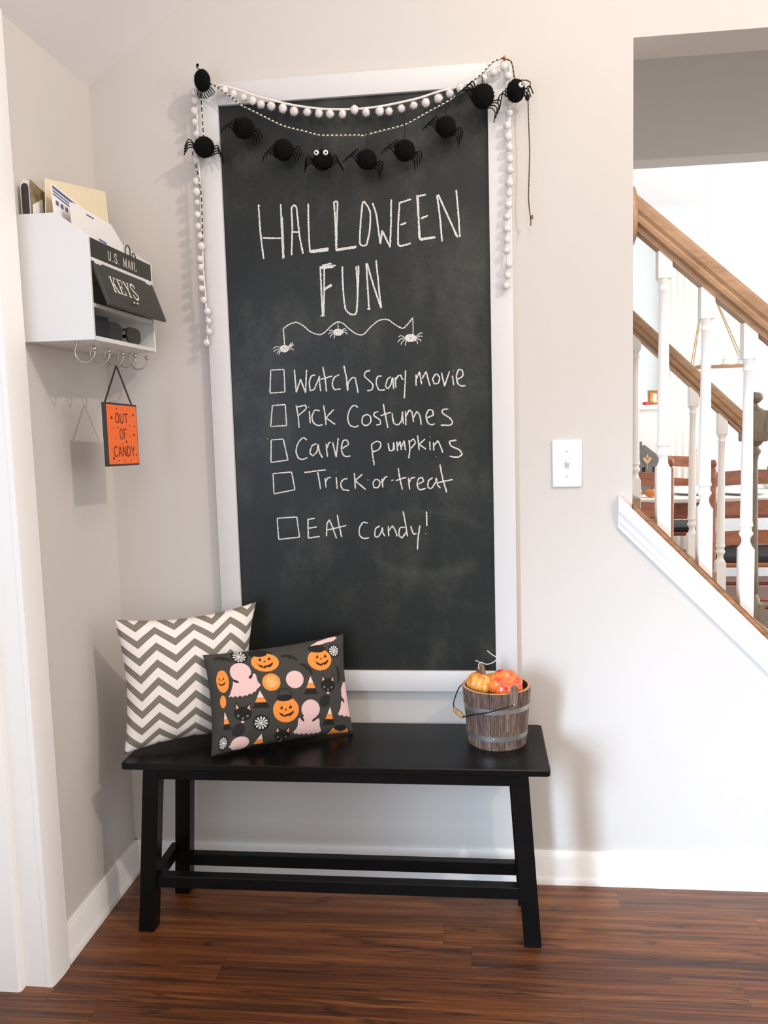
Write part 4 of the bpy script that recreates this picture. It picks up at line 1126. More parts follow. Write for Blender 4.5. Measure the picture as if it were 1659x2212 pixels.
for a, b, r in ((.88, .15, .0032), (.15, .22, .0034), (.88, .50, .0032), (.9, .35, .0025), (.60, .62, .003), (.15, .90, .0032), (.92, .85, .0026), (.30, .94, .002), (.52, .95, .0018), (.72, .94, .0018),
                (.34, .38, .002), (.18, .40, .0015), (.25, .57, .0018), (.74, .34, .0016), (.33, .06, .002), (.10, .06, .001), (.52, .06, .001), (.72, .07, .0012), (.78, .18, .0015), (.46, .66, .0015), (.1, .74, .0014), (.75, .52, .0014)):
    cy_, _, zz, _2 = frac(a, a, b, b)
    mb.prism([(cy_ + r * math.cos(t), zz + r * math.sin(t)) for t in [2 * math.pi * i / 10 for i in range(10)]], lambda u, v, a_: sfn(u, v, a_), .0005, .0009)
obj('lettering', mb, M['signtext'], sf, label='dark words OUT OF CANDY with scattered dots', smooth=0)
mb = MB()
for ya in (-.283, -.140):
    d = Vector((0.118, -.212, 1.322)) - Vector(sfn(ya, 1.236, -.004))
    p0, p1 = Vector(sfn(ya, 1.232, -.004)), Vector((0.118, -.212, 1.3225))
    s_ = Vector((0, .0032, 0))
    q = Vector((.0008, 0, 0))
    mb.add([p0 - s_ + q, p0 + s_ + q, p1 + s_ + q, p1 - s_ + q, p0 - s_ - q, p0 + s_ - q, p1 + s_ - q, p1 - s_ - q],
           [(0, 1, 2, 3), (7, 6, 5, 4), (0, 4, 5, 1), (1, 5, 6, 2), (2, 6, 7, 3), (3, 7, 4, 0)])
obj('ribbon', mb, M['dark'], sg_, smooth=0)

# ================================================================== bench
be = thing('bench', (0.592, -0.16, 0), 'black wooden bench with splayed legs below the chalkboard', 'bench')
mb = MB()
mb.prism([(.114, -.302), (.108, -.296), (.106, -.022), (.112, -.017), (1.070, -.017), (1.076, -.024), (1.077, -.292), (1.071, -.299)], PZ, 0.405, 0.420, bev=0.002)
obj('seat', mb, M['black'], be, smooth=30)
def leg(xb, xt, yb, yt, hw=.0192, hd=.0185, zt=.406):
    mb = MB()
    V = []
    for x, y, z in ((xb, yb, 0.0), (xt, yt, zt)):
        V += [(x - hw, y - hd, z), (x + hw, y - hd, z), (x + hw, y + hd, z), (x - hw, y + hd, z)]
    b = bmesh.new()
    vv = [b.verts.new(v) for v in V]
    for f in ((3, 2, 1, 0), (4, 5, 6, 7), (0, 1, 5, 4), (1, 2, 6, 5), (2, 3, 7, 6), (3, 0, 4, 7)):
        b.faces.new([vv[i] for i in f])
    bmesh.ops.bevel(b, geom=list(b.edges), offset=.0015, segments=1, affect='EDGES')
    mb.merge(b)
    return obj('leg', mb, M['black'], be, smooth=20)
leg(.1375, .172, -.262, -.262)
leg(1.036, 1.0105, -.262, -.262)
leg(.166, .189, -.097, -.097)
leg(1.030, 1.006, -.097, -.097)
for nm, x0_, x1_, y0_, y1_, z0_, z1_ in (('apron', .175, 1.008, -.279, -.258, .374, .4055), ('apron', .20, 1.0, -.103, -.085, .374, .4055),
                                        ('apron', .163, .181, -.262, -.097, .374, .4055), ('apron', 1.003, 1.02, -.262, -.097, .374, .4055),
                                        ('stretcher', .150, 1.027, -.274, -.246, .108, .136), ('stretcher', .172, 1.02, -.110, -.086, .074, .104),
                                        ('stretcher', .140, .162, -.262, -.097, .100, .128), ('stretcher', 1.016, 1.036, -.262, -.097, .100, .128)):
    mb = MB()
    mb.box(x0_, x1_, y0_, y1_, z0_, z1_, .0015, seg=1)
    obj(nm, mb, M['black'], be, smooth=20)

# ================================================================== cushions
def cushion(nu, nv, BL, BR, TR, TL, Tf, Tb, pin, colfn=None, wr=0.0, seed=0):
    """two inflated faces with pulled-in edges; returns MB with uv and optional print colours"""
    BL, BR, TR, TL = map(np.array, (BL, BR, TR, TL))
    nrm = np.cross(BR - BL, TL - BL)
    nrm = nrm / np.linalg.norm(nrm)
    rs = np.random.RandomState(seed)
    ph = rs.uniform(0, 6.28, 8)
    def pos(s, t, side):
        a, b = 2 * s - 1, 2 * t - 1
        a2 = a * (1 - pin * (1 - b * b) * a * a)
        b2 = b * (1 - pin * 1.1 * (1 - a * a) * b * b)
        u, v = (a2 + 1) / 2, (b2 + 1) / 2
        p = (BL * (1 - u) + BR * u) * (1 - v) + (TL * (1 - u) + TR * u) * v
        e = max(0.0, (1 - a * a) * (1 - b * b))
        h = e ** 0.42
        rim = (1 - h) * min(1.0, e * 12)
        h += wr * rim * (math.sin(9 * a + ph[0]) * math.cos(7 * b + ph[1]) + .6 * math.sin(17 * b + 5 * a + ph[2])) + wr * .3 * h * math.sin(4 * a + 3 * b + ph[3])
        return p + nrm * h * (Tf if side > 0 else -Tb)
    bm = bmesh.new()
    uvl = bm.loops.layers.uv.new('UVMap')
    cl = bm.verts.layers.float_color.new('print') if colfn is not None else None
    fr = [[bm.verts.new(pos(i / nu, j / nv, 1)) for i in range(nu + 1)] for j in range(nv + 1)]
    bk = [[None] * (nu + 1) for _ in range(nv + 1)]
    st = 6
    for j in range(nv + 1):
        for i in range(nu + 1):
            if i in (0, nu) or j in (0, nv):
                bk[j][i] = fr[j][i]
            else:
                bk[j][i] = bm.verts.new(pos(i / nu, j / nv, -1))
    if cl is not None:
        cols = colfn(nu, nv)
        for j in range(nv + 1):
            for i in range(nu + 1):
                fr[j][i][cl] = (*cols[j, i], 1)
    for j in range(nv):
        for i in range(nu):
            f = bm.faces.new((fr[j][i], fr[j][i + 1], fr[j + 1][i + 1], fr[j + 1][i]))
            for lp, (a, b) in zip(f.loops, ((i, j), (i + 1, j), (i + 1, j + 1), (i, j + 1))):
                lp[uvl].uv = (a / nu, b / nv)
            f = bm.faces.new((bk[j + 1][i], bk[j + 1][i + 1], bk[j][i + 1], bk[j][i]))
            f.material_index = 1
    mb = MB()
    mb.bm.free()
    mb.bm = bm
    return mb

mb = cushion(90, 90, (.097, -.252, .4215), (.362, -.106, .4215), (.377, -.057, .742), (.080, -.224, .737), .056, .030, .105, None, .035, 3)
obj('pillow', mb, [M['chevron'], M['canvas_back']], None, 'gray and white chevron pillow leaning in the corner on the bench', 'pillow', smooth=180, recalc=False)

def print_cols(nu, nv):
    S, Tt = np.meshgrid(np.linspace(0, 1, nu + 1), np.linspace(0, 1, nv + 1))
    TL, TR, BR, BL = map(np.array, ((40, 318), (1478, 88), (1585, 1105), (112, 1375)))
    b = Tt[..., None]
    a = S[..., None]
    P = (BL * (1 - a) + BR * a) * (1 - b) + (TL * (1 - a) + TR * a) * b
    X, Y = P[..., 0], P[..., 1]
    C = np.empty(X.shape + (3,))
    C[:] = L3((60, 57, 52))
    def setc(m, rgb):
        C[m] = L3(rgb)
    def ell(cx, cy, rx, ry=None, ang=0):
        ry = ry or rx
        c_, s_ = math.cos(ang), math.sin(ang)
        dx, dy = X - cx, Y - cy
        return ((dx * c_ + dy * s_) / rx) ** 2 + ((-dx * s_ + dy * c_) / ry) ** 2 < 1
    def pol(pts):
        m = np.zeros(X.shape, bool)
        n = len(pts)
        for i in range(n):
            x1, y1 = pts[i]
            x2, y2 = pts[(i + 1) % n]
            cnd = ((y1 > Y) != (y2 > Y))
            m ^= cnd & (X < (x2 - x1) * (Y - y1) / ((y2 - y1) or 1e-9) + x1)
        return m
    OR, BK, PK, WH, DB = (246, 146, 60), (17, 16, 15), (232, 194, 190), (226, 222, 214), (58, 16, 8)
    def swirl(cx, cy, r, rx=1.0):
        setc(ell(cx, cy, r * 1.3 * rx, r * 1.3), BK)
        th = np.arctan2(Y - cy, (X - cx) / rx)
        m = ell(cx, cy, r * rx, r)
        setc(m & (np.sin(th * 11 + .6) > -.05), WH)
        setc(ell(cx, cy, r * .16), WH)
    def corn(ax, ay, bl, br):
        bx = ((bl[0] + br[0]) / 2, (bl[1] + br[1]) / 2)
        def at(f):
            return [(ax + (bl[0] - ax) * f, ay + (bl[1] - ay) * f), (ax + (br[0] - ax) * f, ay + (br[1] - ay) * f)]
        a1, a2, a3 = at(.56), at(1.0), at(1.5)
        setc(pol([(ax, ay), a3[0], a3[1]]), BK)
        setc(pol([(ax, ay), a2[0], a2[1]]), OR)
        setc(pol([(ax, ay), a1[0], a1[1]]), (240, 214, 206))
    def face(cx, cy, s, sq=1.0):
        f = lambda L: [(cx + x * s * sq, cy + y * s) for x, y in L]
        setc(pol(f([(-.46, -.02), (-.30, -.32), (-.20, 0)])), DB)
        setc(pol(f([(.20, -.06), (.36, -.38), (.50, -.10)])), DB)
        setc(pol(f([(-.10, .10), (.0, -.10), (.10, .08)])), DB)
        mo_ = pol(f([(-.60, .16), (-.45, .28), (-.2, .36), (.1, .36), (.38, .26), (.60, .06), (.62, .22), (.45, .45), (.2, .58), (-.1, .60), (-.38, .48)]))
        setc(mo_, DB)
        setc(mo_ & pol(f([(-.16, .30), (-.02, .30), (-.02, .46), (-.16, .46)])), OR)
        setc(mo_ & pol(f([(.10, .50), (.24, .47), (.24, .62), (.10, .62)])), OR)
    # white swirl sweets
    swirl(375, 325, 62)
    swirl(1355, 265, 56)
    swirl(572, 1022, 66)
    swirl(208, 1240, 62, .62)
    # jack-o-lantern pails
    setc(ell(580, 292, 120, 48), BK)
    setc(ell(620, 388, 136, 104), OR)
    setc(ell(575, 298, 72, 28, -.1), BK)
    face(615, 375, 135)
    setc(ell(1160, 240, 95, 45), BK)
    setc(ell(1185, 362, 134, 112), OR)
    setc(ell(1165, 258, 80, 26, -.05), BK)
    face(1200, 348, 132)
    rg = ell(805, 730, 74, 70) & ~ell(805, 730, 60, 56)
    setc(rg, (34, 32, 30))
    setc(ell(818, 885, 131, 132), OR)
    setc(ell(800, 762, 82, 34, -.1), BK)
    face(815, 880, 132)
    setc(ell(192, 600, 62, 118), OR)
    face(180, 590, 100, .62)
    setc(ell(188, 812, 30, 66), OR)
    # round sweets
    setc(ell(672, 602, 90), OR)
    th = np.arctan2(Y - 602, X - 672)
    setc(ell(672, 602, 62) & (np.sin(th * 12) > -.2), (250, 196, 130))
    setc(ell(908, 572, 90), PK)
    # ghosts
    setc(pol([(300, 560), (290, 640), (275, 690), (245, 768), (268, 752), (290, 765), (312, 748), (335, 762), (358, 742), (384, 756), (408, 738), (432, 745), (452, 722), (478, 728), (492, 705), (515, 702), (525, 680), (568, 636), (535, 590), (522, 522), (505, 512), (488, 522), (478, 570), (440, 560)]), PK)
    setc(ell(373, 500, 103), PK)
    setc(ell(322, 597, 34, 13, .45), DB)
    setc(ell(470, 545, 26, 13, -.8), DB)
    setc(pol([(1010, 930), (985, 990), (965, 968), (948, 978), (945, 1060), (930, 1095), (905, 1122), (925, 1148), (950, 1142), (975, 1160), (1000, 1145), (1025, 1158), (1050, 1142), (1080, 1158), (1105, 1142), (1130, 1152), (1150, 1135), (1178, 1138), (1208, 1112), (1185, 1060), (1178, 990), (1165, 970), (1140, 985), (1130, 940)]), PK)
    setc(ell(1075, 875, 99), PK)
    setc(ell(992, 985, 27, 13, .9), DB)
    setc(ell(1120, 985, 30, 13, -.75), DB)
    setc(pol([(1520, 580), (1470, 590), (1440, 660), (1442, 730), (1460, 770), (1435, 790), (1425, 860), (1390, 918), (1412, 938), (1440, 928), (1468, 946), (1500, 935), (1530, 948), (1575, 935), (1560, 800)]), PK)
    setc(ell(1462, 775, 30, 12, 1.0), DB)
    setc(pol([(1095, 208), (1180, 158), (1300, 122), (1380, 112), (1392, 130), (1345, 160), (1280, 172), (1200, 196)]), PK)
    setc(ell(375, 1242, 92, 72, -.3) | pol([(265, 1275), (300, 1240), (400, 1300), (320, 1320)]), PK)
    # candy corn
    corn(555, 692, (508, 812), (622, 806))
    corn(1072, 536, (1025, 662), (1124, 658))
    corn(1294, 848, (1240, 978), (1330, 976))
    corn(582, 1140, (510, 1262), (612, 1254))
    corn(202, 918, (200, 1045), (256, 1036))
    # black cats
    def cat(cx, cy, k=1.0):
        f = lambda L: [(cx + x * k, cy + y * k) for x, y in L]
        setc(ell(cx, cy, 90 * k, 74 * k), BK)
        for q in (-1, 1):
            setc(pol(f([(q * 82, -20), (q * 72, -122), (q * 18, -60)])), BK)
            setc(pol(f([(q * 72, -42), (q * 66, -98), (q * 42, -58)])), (238, 168, 128))
        for q in (-1, 1):
            setc(ell(cx + q * 46 * k, cy + 22 * k, 12 * k), (120, 124, 124))
        setc(ell(cx, cy + 48 * k, 9 * k), (150, 150, 150))
        setc(ell(cx, cy + 84 * k, 18 * k, 11 * k), (232, 178, 176))
        setc(ell(cx - 40 * k, cy + 170 * k, 60 * k, 76 * k, .6), (30, 29, 27))
    cat(388, 930)
    cat(1270, 625, .95)
    cat(795, 1165, .9)
    # pumpkin pieces along the lower right edge
    setc(pol([(1275, 1168), (1340, 1070), (1362, 1092), (1420, 1112), (1480, 1092), (1500, 1068), (1520, 1110), (1470, 1130), (1440, 1150), (1390, 1140), (1370, 1172)]), OR)
    setc(ell(1420, 1065, 70, 30, -.15), BK)
    # bats
    for bx, by, an in ((870, 330, .3), (1040, 450, .7), (1405, 510, 1.5), (215, 355, .1)):
        for q in (-1, 1):
            setc(ell(bx + q * 44 * math.cos(an), by + q * 44 * math.sin(an), 46, 17, an + q * .4), (24, 23, 21))
        setc(ell(bx, by, 20, 26, an), (24, 23, 21))
    return C
mb = cushion(380, 250, (.308, -.257, .4215), (.615, -.088, .4215), (.594, -.060, .661), (.281, -.198, .645), .050, .026, .055, print_cols, .03, 5)
obj('pillow', mb, [M['print'], M['pillow_back']], None, 'black Halloween print pillow with pumpkins and ghosts on the bench', 'pillow', smooth=180, recalc=False)

# ================================================================== bucket of pumpkins
BX, BY, BZ, BH = 0.9655, -0.126, 0.420, 0.137
bu = thing('bucket', (BX, BY, BZ), 'small wooden stave bucket holding pumpkins on the right end of the bench', 'bucket')
RB, RT, TH = 0.0685, 0.0805, 0.0075
rad = lambda z: RB + (RT - RB) * z / BH
NS = 14
for i in range(NS):
    a0, a1 = 2 * math.pi * i / NS + .006, 2 * math.pi * (i + 1) / NS - .006
    mb = MB()
    b = bmesh.new()
    q = 5
    gr = {}
    for kz, z in enumerate((0.0, BH)):
        for ka in range(q):
            a = a0 + (a1 - a0) * ka / (q - 1)
            for ko, r in enumerate((rad(z) - TH, rad(z) - .0006 * (i % 3))):
                gr[kz, ka, ko] = b.verts.new((BX + r * math.cos(a), BY + r * math.sin(a), BZ + z))
    for ka in range(q - 1):
        b.faces.new((gr[0, ka, 1], gr[0, ka + 1, 1], gr[1, ka + 1, 1], gr[1, ka, 1]))
        b.faces.new((gr[0, ka + 1, 0], gr[0, ka, 0], gr[1, ka, 0], gr[1, ka + 1, 0]))
        f = b.faces.new((gr[1, ka, 1], gr[1, ka + 1, 1], gr[1, ka + 1, 0], gr[1, ka, 0]))
        f.material_index = 1
        b.faces.new((gr[0, ka, 0], gr[0, ka + 1, 0], gr[0, ka + 1, 1], gr[0, ka, 1]))
    for ka in (0, q - 1):
        b.faces.new((gr[0, ka, 0], gr[0, ka, 1], gr[1, ka, 1], gr[1, ka, 0]))
    mb.merge(b)
    obj('stave', mb, [M['bucket'], M['bucket_rim']], bu, smooth=30)
mb = MB()
mb.lathe([(0.0, BZ + .006), (RB - TH + .0006, BZ + .006), (RB - TH + .0012, BZ + .014), (0.0, BZ + .014)], (BX, BY, 0), 32, cap=False)
obj('bucket_bottom', mb, M['bucket'], bu)
for z0_, z1_ in ((.022, .034), (.088, .100)):
    mb = MB()
    mb.lathe([(rad(z0_) - .0004, BZ + z0_), (rad(z0_) + .0011, BZ + z0_), (rad(z1_) + .0011, BZ + z1_), (rad(z1_) - .0004, BZ + z1_)], (BX, BY, 0), 48, cap=False)
    aa = math.radians(-97)
    mb.sphere((BX + rad(z0_ + .006) * math.cos(aa), BY + rad(z0_ + .006) * math.sin(aa), BZ + z0_ + .006), .0028, 2)
    obj('hoop', mb, M['hoop'], bu)
LA = math.atan2(-0.070, 0.036)
ears = []
for a in (LA, LA + math.pi):
    ca, sa = math.cos(a), math.sin(a)
    fnE = lambda u, v, d, ca=ca, sa=sa: Vector((BX + (rad(v) + d) * ca - u * sa, BY + (rad(v) + d) * sa + u * ca, BZ + v))
    mb = MB()
    mb.prism([(-.012, .104), (.012, .104), (.0105, .130), (.009, .152), (.004, .158), (-.004, .158), (-.009, .152), (-.0105, .130)], fnE, 0.0004, 0.005, bev=.001)
    obj('ear', mb, M['bucket'], bu, smooth=20)
    ears.append(fnE(0, .112, .0065))
    mb = MB()
    mb.sphere(fnE(0, .112, .0065), .003, 2)
    obj('rivet', mb, M['hoop'], bu)
# wire bale hanging to the left with its turned grip
A_, B_ = ears[0], ears[1]
G0, G1 = Vector((BX - .0995, BY + .006, BZ + .072)), Vector((BX - .0790, BY - .034, BZ + .069))
mb = MB()
cv = curve2([tuple(B_), (BX - .083, BY + .052, BZ + .118), (BX - .101, BY + .022, BZ + .088), tuple(G0), tuple(G1), (BX - .0635, BY - .0555, BZ + .080), (BX - .020, BY - .0865, BZ + .098), tuple(A_)], .004)
mb.tube(cv, .0014, 8)
bl = obj('bale', mb, M['wire'], bu)
mb = MB()
d = (G1 - G0)
T = Vector((0, 0, 1)).rotation_difference(d.normalized()).to_matrix().to_4x4()
Lg = d.length
mb.lathe([(.0030, 0), (.0052, .0005), (.0060, .003), (.0060, .009), (.0052, .010), (.0060, .0115), (.0066, Lg * .5), (.0060, Lg - .0115), (.0052, Lg - .010), (.0060, Lg - .009), (.0060, Lg - .003), (.0050, Lg - .0005), (.0030, Lg)], G0, 20, T)
obj('grip', mb, M['grip'], bl, label='turned wooden grip')

def pumpkin_mesh(c, r, sq, ribs, depth, T=None, jit=0.0):
    mb = MB()
    n, m = ribs * 8, 26
    rows = []
    for j in range(m + 1):
        ph = math.pi * j / m
        sn = max(0.0, math.sin(ph))
        ring = []
        for i in range(n):
            th = 2 * math.pi * i / n
            k = 1 - depth * (1 - abs(math.sin(th * ribs / 2)) ** .55) * sn ** .7
            rr = r * sn * k
            z = r * sq * math.cos(ph) * (1 - .34 * math.exp(-(sn / .42) ** 2))
            p = Vector((rr * math.cos(th), rr * math.sin(th), z)) * (1 + random.uniform(-jit, jit))
            p = (T @ p) if T is not None else p
            ring.append(mb.bm.verts.new(p + Vector(c)))
        rows.append(ring)
    for a, b in zip(rows, rows[1:]):
        for i in range(n):
            mb.bm.faces.new((a[i], b[i], b[(i + 1) % n], a[(i + 1) % n]))
    bmesh.ops.remove_doubles(mb.bm, verts=list(mb.bm.verts), dist=1e-5)
    return mb
c1 = Vector((BX - .036, BY - .008, BZ + .140))
p1 = thing('pumpkin', tuple(c1 - Vector((0, 0, .030))), 'yellow orange mini pumpkin with curly wire vine in the bucket', 'pumpkin', 'pumpkins in the bucket')
obj('flesh', pumpkin_mesh(c1, .0345, .84, 9, .16, Matrix.Rotation(.3, 3, 'Y').to_4x4() @ Matrix.Rotation(-.25, 4, 'X')), M['pk_y'], p1, smooth=180)
mb = MB()
mb.tube(curve2([(c1.x + .006, c1.y + .008, c1.z + .020), (c1.x + .005, c1.y + .010, c1.z + .036), (c1.x - .002, c1.y + .010, c1.z + .048)], .003), [.006, .0055, .005, .005, .0046, .0046, .005, .0052, .0052, .0052, .0052, .0052][:len(curve2([(c1.x + .006, c1.y + .008, c1.z + .020), (c1.x + .005, c1.y + .010, c1.z + .036), (c1.x - .002, c1.y + .010, c1.z + .048)], .003))], 10)
obj('stem', mb, M['stem'], p1)
mb = MB()
s0 = c1 + Vector((.004, .010, .040))
vp = [s0 + Vector(v) for v in ((-.008, -.004, -.006), (-.009, -.004, .004), (-.002, -.006, .010), (.006, -.004, .006), (.014, .0, .0045), (.026, .004, .008), (.034, .004, .016), (.032, .002, .021), (.022, .0, .028), (.012, .0, .037))]
mb.tube(curve2([tuple(v) for v in vp], .002), .0011, 6)
mb.tube(curve2([tuple(s0 + Vector(v)) for v in ((-.006, -.005, .010), (-.012, -.004, .013), (-.016, -.002, .013))], .002), .0011, 6)
obj('vine', mb, M['vine'], p1, label='pale curly wire vine')
c2 = Vector((BX + .021, BY - .022, BZ + .140))
p2 = thing('pumpkin', tuple(c2 - Vector((0, 0, .034))), 'glossy red orange mini pumpkin in the bucket', 'pumpkin', 'pumpkins in the bucket')
obj('flesh', pumpkin_mesh(c2, .0420, .86, 8, .17, Matrix.Rotation(.55, 4, 'X') @ Matrix.Rotation(.2, 4, 'Y'), .012), M['pk_r'], p2, smooth=60)
c3 = Vector((BX - .002, BY + .036, BZ + .132))
p3 = thing('pumpkin', tuple(c3 - Vector((0, 0, .022))), 'orange mini pumpkin half hidden behind the other two in the bucket', 'pumpkin', 'pumpkins in the bucket')
obj('flesh', pumpkin_mesh(c3, .028, .8, 8, .15), M['pk_y'], p3, smooth=180)

# ================================================================== dining room seen through the stairs
def ladder_chair(name, cx, cy, face, label, top=.955):
    """face +1: the back is toward the foyer"""
    t = thing(name, (cx, cy, 0), label, 'chair', 'ladder-back chairs at the dining table')
    hw = .205
    yb, yf = cy, cy + face * .40
    for s in (-1, 1):
        mb = MB()
        x = cx + s * hw
        mb.lathe([(.013, 0), (.016, .02), (.017, .43), (.017, top - .05), (.011, top - .042), (.011, top - .036), (.016, top - .028), (.017, top - .014), (.012, top - .003), (0, top)], (x, yb, 0), 16)
        obj('post', mb, M['chair'], t)
        mb = MB()
        mb.lathe([(.012, 0), (.017, .05), (.018, .41), (.015, .435), (0, .437)], (x, yf, 0), 16)
        obj('leg', mb, M['chair'], t)
    for k, zc in enumerate((.858, .715, .572)):
        mb = MB()
        ol = []
        n = 20
        for i in range(n + 1):
            u = -1 + 2 * i / n
            ol.append((u, .034 + .012 * (1 - u * u)))
        for i in range(n + 1):
            u = 1 - 2 * i / n
            ol.append((u, -.034 + .012 * (1 - u * u)))
        mb.prism(ol, lambda u, v, a: Vector((cx + u * hw, yb - face * (.020 * (1 - u * u)) + a, zc + v)), -.006, .006)
        obj('slat', mb, M['chair'], t, smooth=30)
    mb = MB()
    mb.box(cx - hw - .004, cx + hw + .004, min(yb, yf), max(yb, yf), .435, .455, .004)
    obj('seat', mb, M['chair'], t)
    mb = MB()
    mb.box(cx - hw + .02, cx + hw - .02, min(yb, yf) + .02, max(yb, yf) - .01, .4555, .488, .012)
    obj('cushion', mb, M['seat'], t, label='charcoal seat cushion')
    for z in (.15, .28):
        mb = MB()
        mb.tube([(cx - hw, yf, z), (cx + hw, yf, z)], .009, 10)
        mb.tube([(cx - hw, yb, z), (cx + hw, yb, z)], .009, 10)
        for s in (-1, 1):
            mb.tube([(cx + s * hw, yb, z + .04), (cx + s * hw, yf, z + .04)], .009, 10)
        obj('rungs', mb, M['chair'], t)
    return t
ladder_chair('dining_chair', 2.235, 2.10, 1, 'brown ladder-back chair right of the middle balusters, back toward the stairs')
ladder_chair('dining_chair', 1.628, 2.10, 1, 'brown ladder-back chair behind the leftmost baluster, back toward the stairs', .965)
ladder_chair('dining_chair', 2.10, 3.62, -1, 'brown ladder-back chair on the far side of the dining table')
ladder_chair('dining_chair', 2.84, 2.10, 1, 'brown ladder-back chair behind the dark newel post', .955)

tb = thing('dining_table', (2.2, 2.75, 0), 'cream dining table among ladder-back chairs beyond the stairs', 'table')
mb = MB()
mb.box(1.23, 3.34, 2.36, 3.16, .722, .745, .005)
obj('tabletop', mb, M['cloth'], tb)
mb = MB()
for a in ((1.28, 3.26, 2.44, 2.46), (1.28, 3.26, 3.06, 3.08)):
    mb.box(*a, .632, .722)
for a in ((1.28, 1.30, 2.46, 3.06), (3.24, 3.26, 2.46, 3.06)):
    mb.box(*a, .632, .722)
obj('apron', mb, M['chair'], tb, smooth=0)
for x in (1.29, 3.25):
    for y in (2.45, 3.07):
        mb = MB()
        mb.lathe([(.022, 0), (.026, .04), (.024, .1), (.036, .45), (.038, .58), (.030, .60), (.040, .625), (.040, .725)], (x, y, 0), 18)
        obj('leg', mb, M['chair'], tb)

# wooden house ornament with painted windows and a leaf
hx, hy, hz = 1.838, 2.66, .745
hs = thing('house_ornament', (hx, hy, hz), 'slate gray wooden house ornament with tan leaf on the dining table', 'ornament')
mb = MB()
mb.prism([(hx - .11, hz), (hx + .062, hz), (hx + .062, .930), (hx + .070, .934), (hx - .024, 1.012), (hx - .118, .934), (hx - .11, .930)], PY, hy - .018, hy + .018, bev=.001)
obj('house_front', mb, M['house'], hs, smooth=20)
mb = MB()
mb.box(hx - .060, hx - .038, hy - .016, hy + .016, .985, 1.030, .001)
obj('chimney', mb, M['house'], hs)
for wx in (-.078, -.030, .026):
    mb = MB()
    mb.box(hx + wx - .009, hx + wx + .009, hy - .0195, hy - .0178, .848, .892)
    obj('window', mb, M['dark'], hs)
mb = MB()
lc = (hx - .012, .932)
for q in (-1, 1):
    mb.prism([(lc[0], lc[1] - .022), (lc[0] + q * .010, lc[1] - .016), (lc[0] + q * .022, lc[1] + .004), (lc[0] + q * .020, lc[1] + .016), (lc[0] + q * .008, lc[1] + .010), (lc[0], lc[1])], PY, hy - .024, hy - .0182)
mb.prism([(lc[0] - .009, lc[1] + .014), (lc[0], lc[1] + .006), (lc[0] + .009, lc[1] + .014), (lc[0], lc[1] + .034)], PY, hy - .024, hy - .0182)
mb.prism([(lc[0] - .002, lc[1] - .050), (lc[0] + .002, lc[1] - .050), (lc[0] + .0015, lc[1] - .020), (lc[0] - .0015, lc[1] - .020)], PY, hy - .022, hy - .0182)
obj('leaf', mb, M['leaf'], hs, label='tan leaf cutout')

def small_pumpkin(x, y, r, label, z=.745, mat='pumpkin'):
    t = thing('pumpkin', (x, y, z), label, 'pumpkin', 'small pumpkins on the dining table')
    c = Vector((x, y, z + r * .78))
    obj('flesh', pumpkin_mesh(c, r, .82, 8, .14), M[mat], t, smooth=180)
    mb = MB()
    mb.tube([(x, y, c.z + r * .5), (x + .003, y, c.z + r * .85), (x + .008, y, c.z + r * 1.1)], [.006, .004, .003], 8)
    obj('stem', mb, M['stem'], t)
small_pumpkin(1.735, 2.47, .036, 'small orange pumpkin left of the house ornament on the dining table')
small_pumpkin(1.812, 2.46, .030, 'small orange pumpkin in front of the house ornament on the dining table')
small_pumpkin(2.50, 2.62, .050, 'orange pumpkin beside the white bowl on the dining table')
bw = thing('bowl', (2.56, 2.88, .745), 'white scalloped bowl on the dining table behind the newel post', 'bowl')
mb = MB()
mb.lathe([(0, 0), (.045, 0), (.050, .006), (.085, .045), (.105, .085), (.102, .087), (.080, .048), (.045, .012), (0, .010)], (2.56, 2.88, .745), 40, cap=False)
obj('bowl_body', mb, M['switch'], bw)
for i in range(3):
    a = i * 2.1
    c = Vector((2.56 + .045 * math.cos(a), 2.88 + .045 * math.sin(a), .82))
    t = thing('gourd', tuple(c - Vector((0, 0, .03))), ['white gourd at the right of the white bowl', 'white gourd at the back left of the white bowl', 'white gourd at the front left of the white bowl'][i], 'gourd', 'white gourds in the bowl')
    obj('flesh', pumpkin_mesh(c, .040, .85, 8, .12), M['cloth'], t, smooth=180)
    mb = MB()
    mb.tube([c + Vector((0, 0, .02)), c + Vector((.002, 0, .042)), c + Vector((.007, 0, .056))], [.006, .004, .003], 8)
    obj('stem', mb, M['stem'], t)
for i, (x, y) in enumerate(((2.06, 2.60), (2.30, 2.55))):
    mb = MB()
    mb.lathe([(0, .001), (.06, .001), (.075, .004), (.115, .014), (.114, .016), (.07, .007), (0, .006)], (x, y, .745), 36, cap=False)
    obj('plate', mb, M['switch'], None, ['white plate on the dining table left of the chair back', 'white plate on the dining table behind the right chair back'][i], 'plate', 'plates on the dining table')

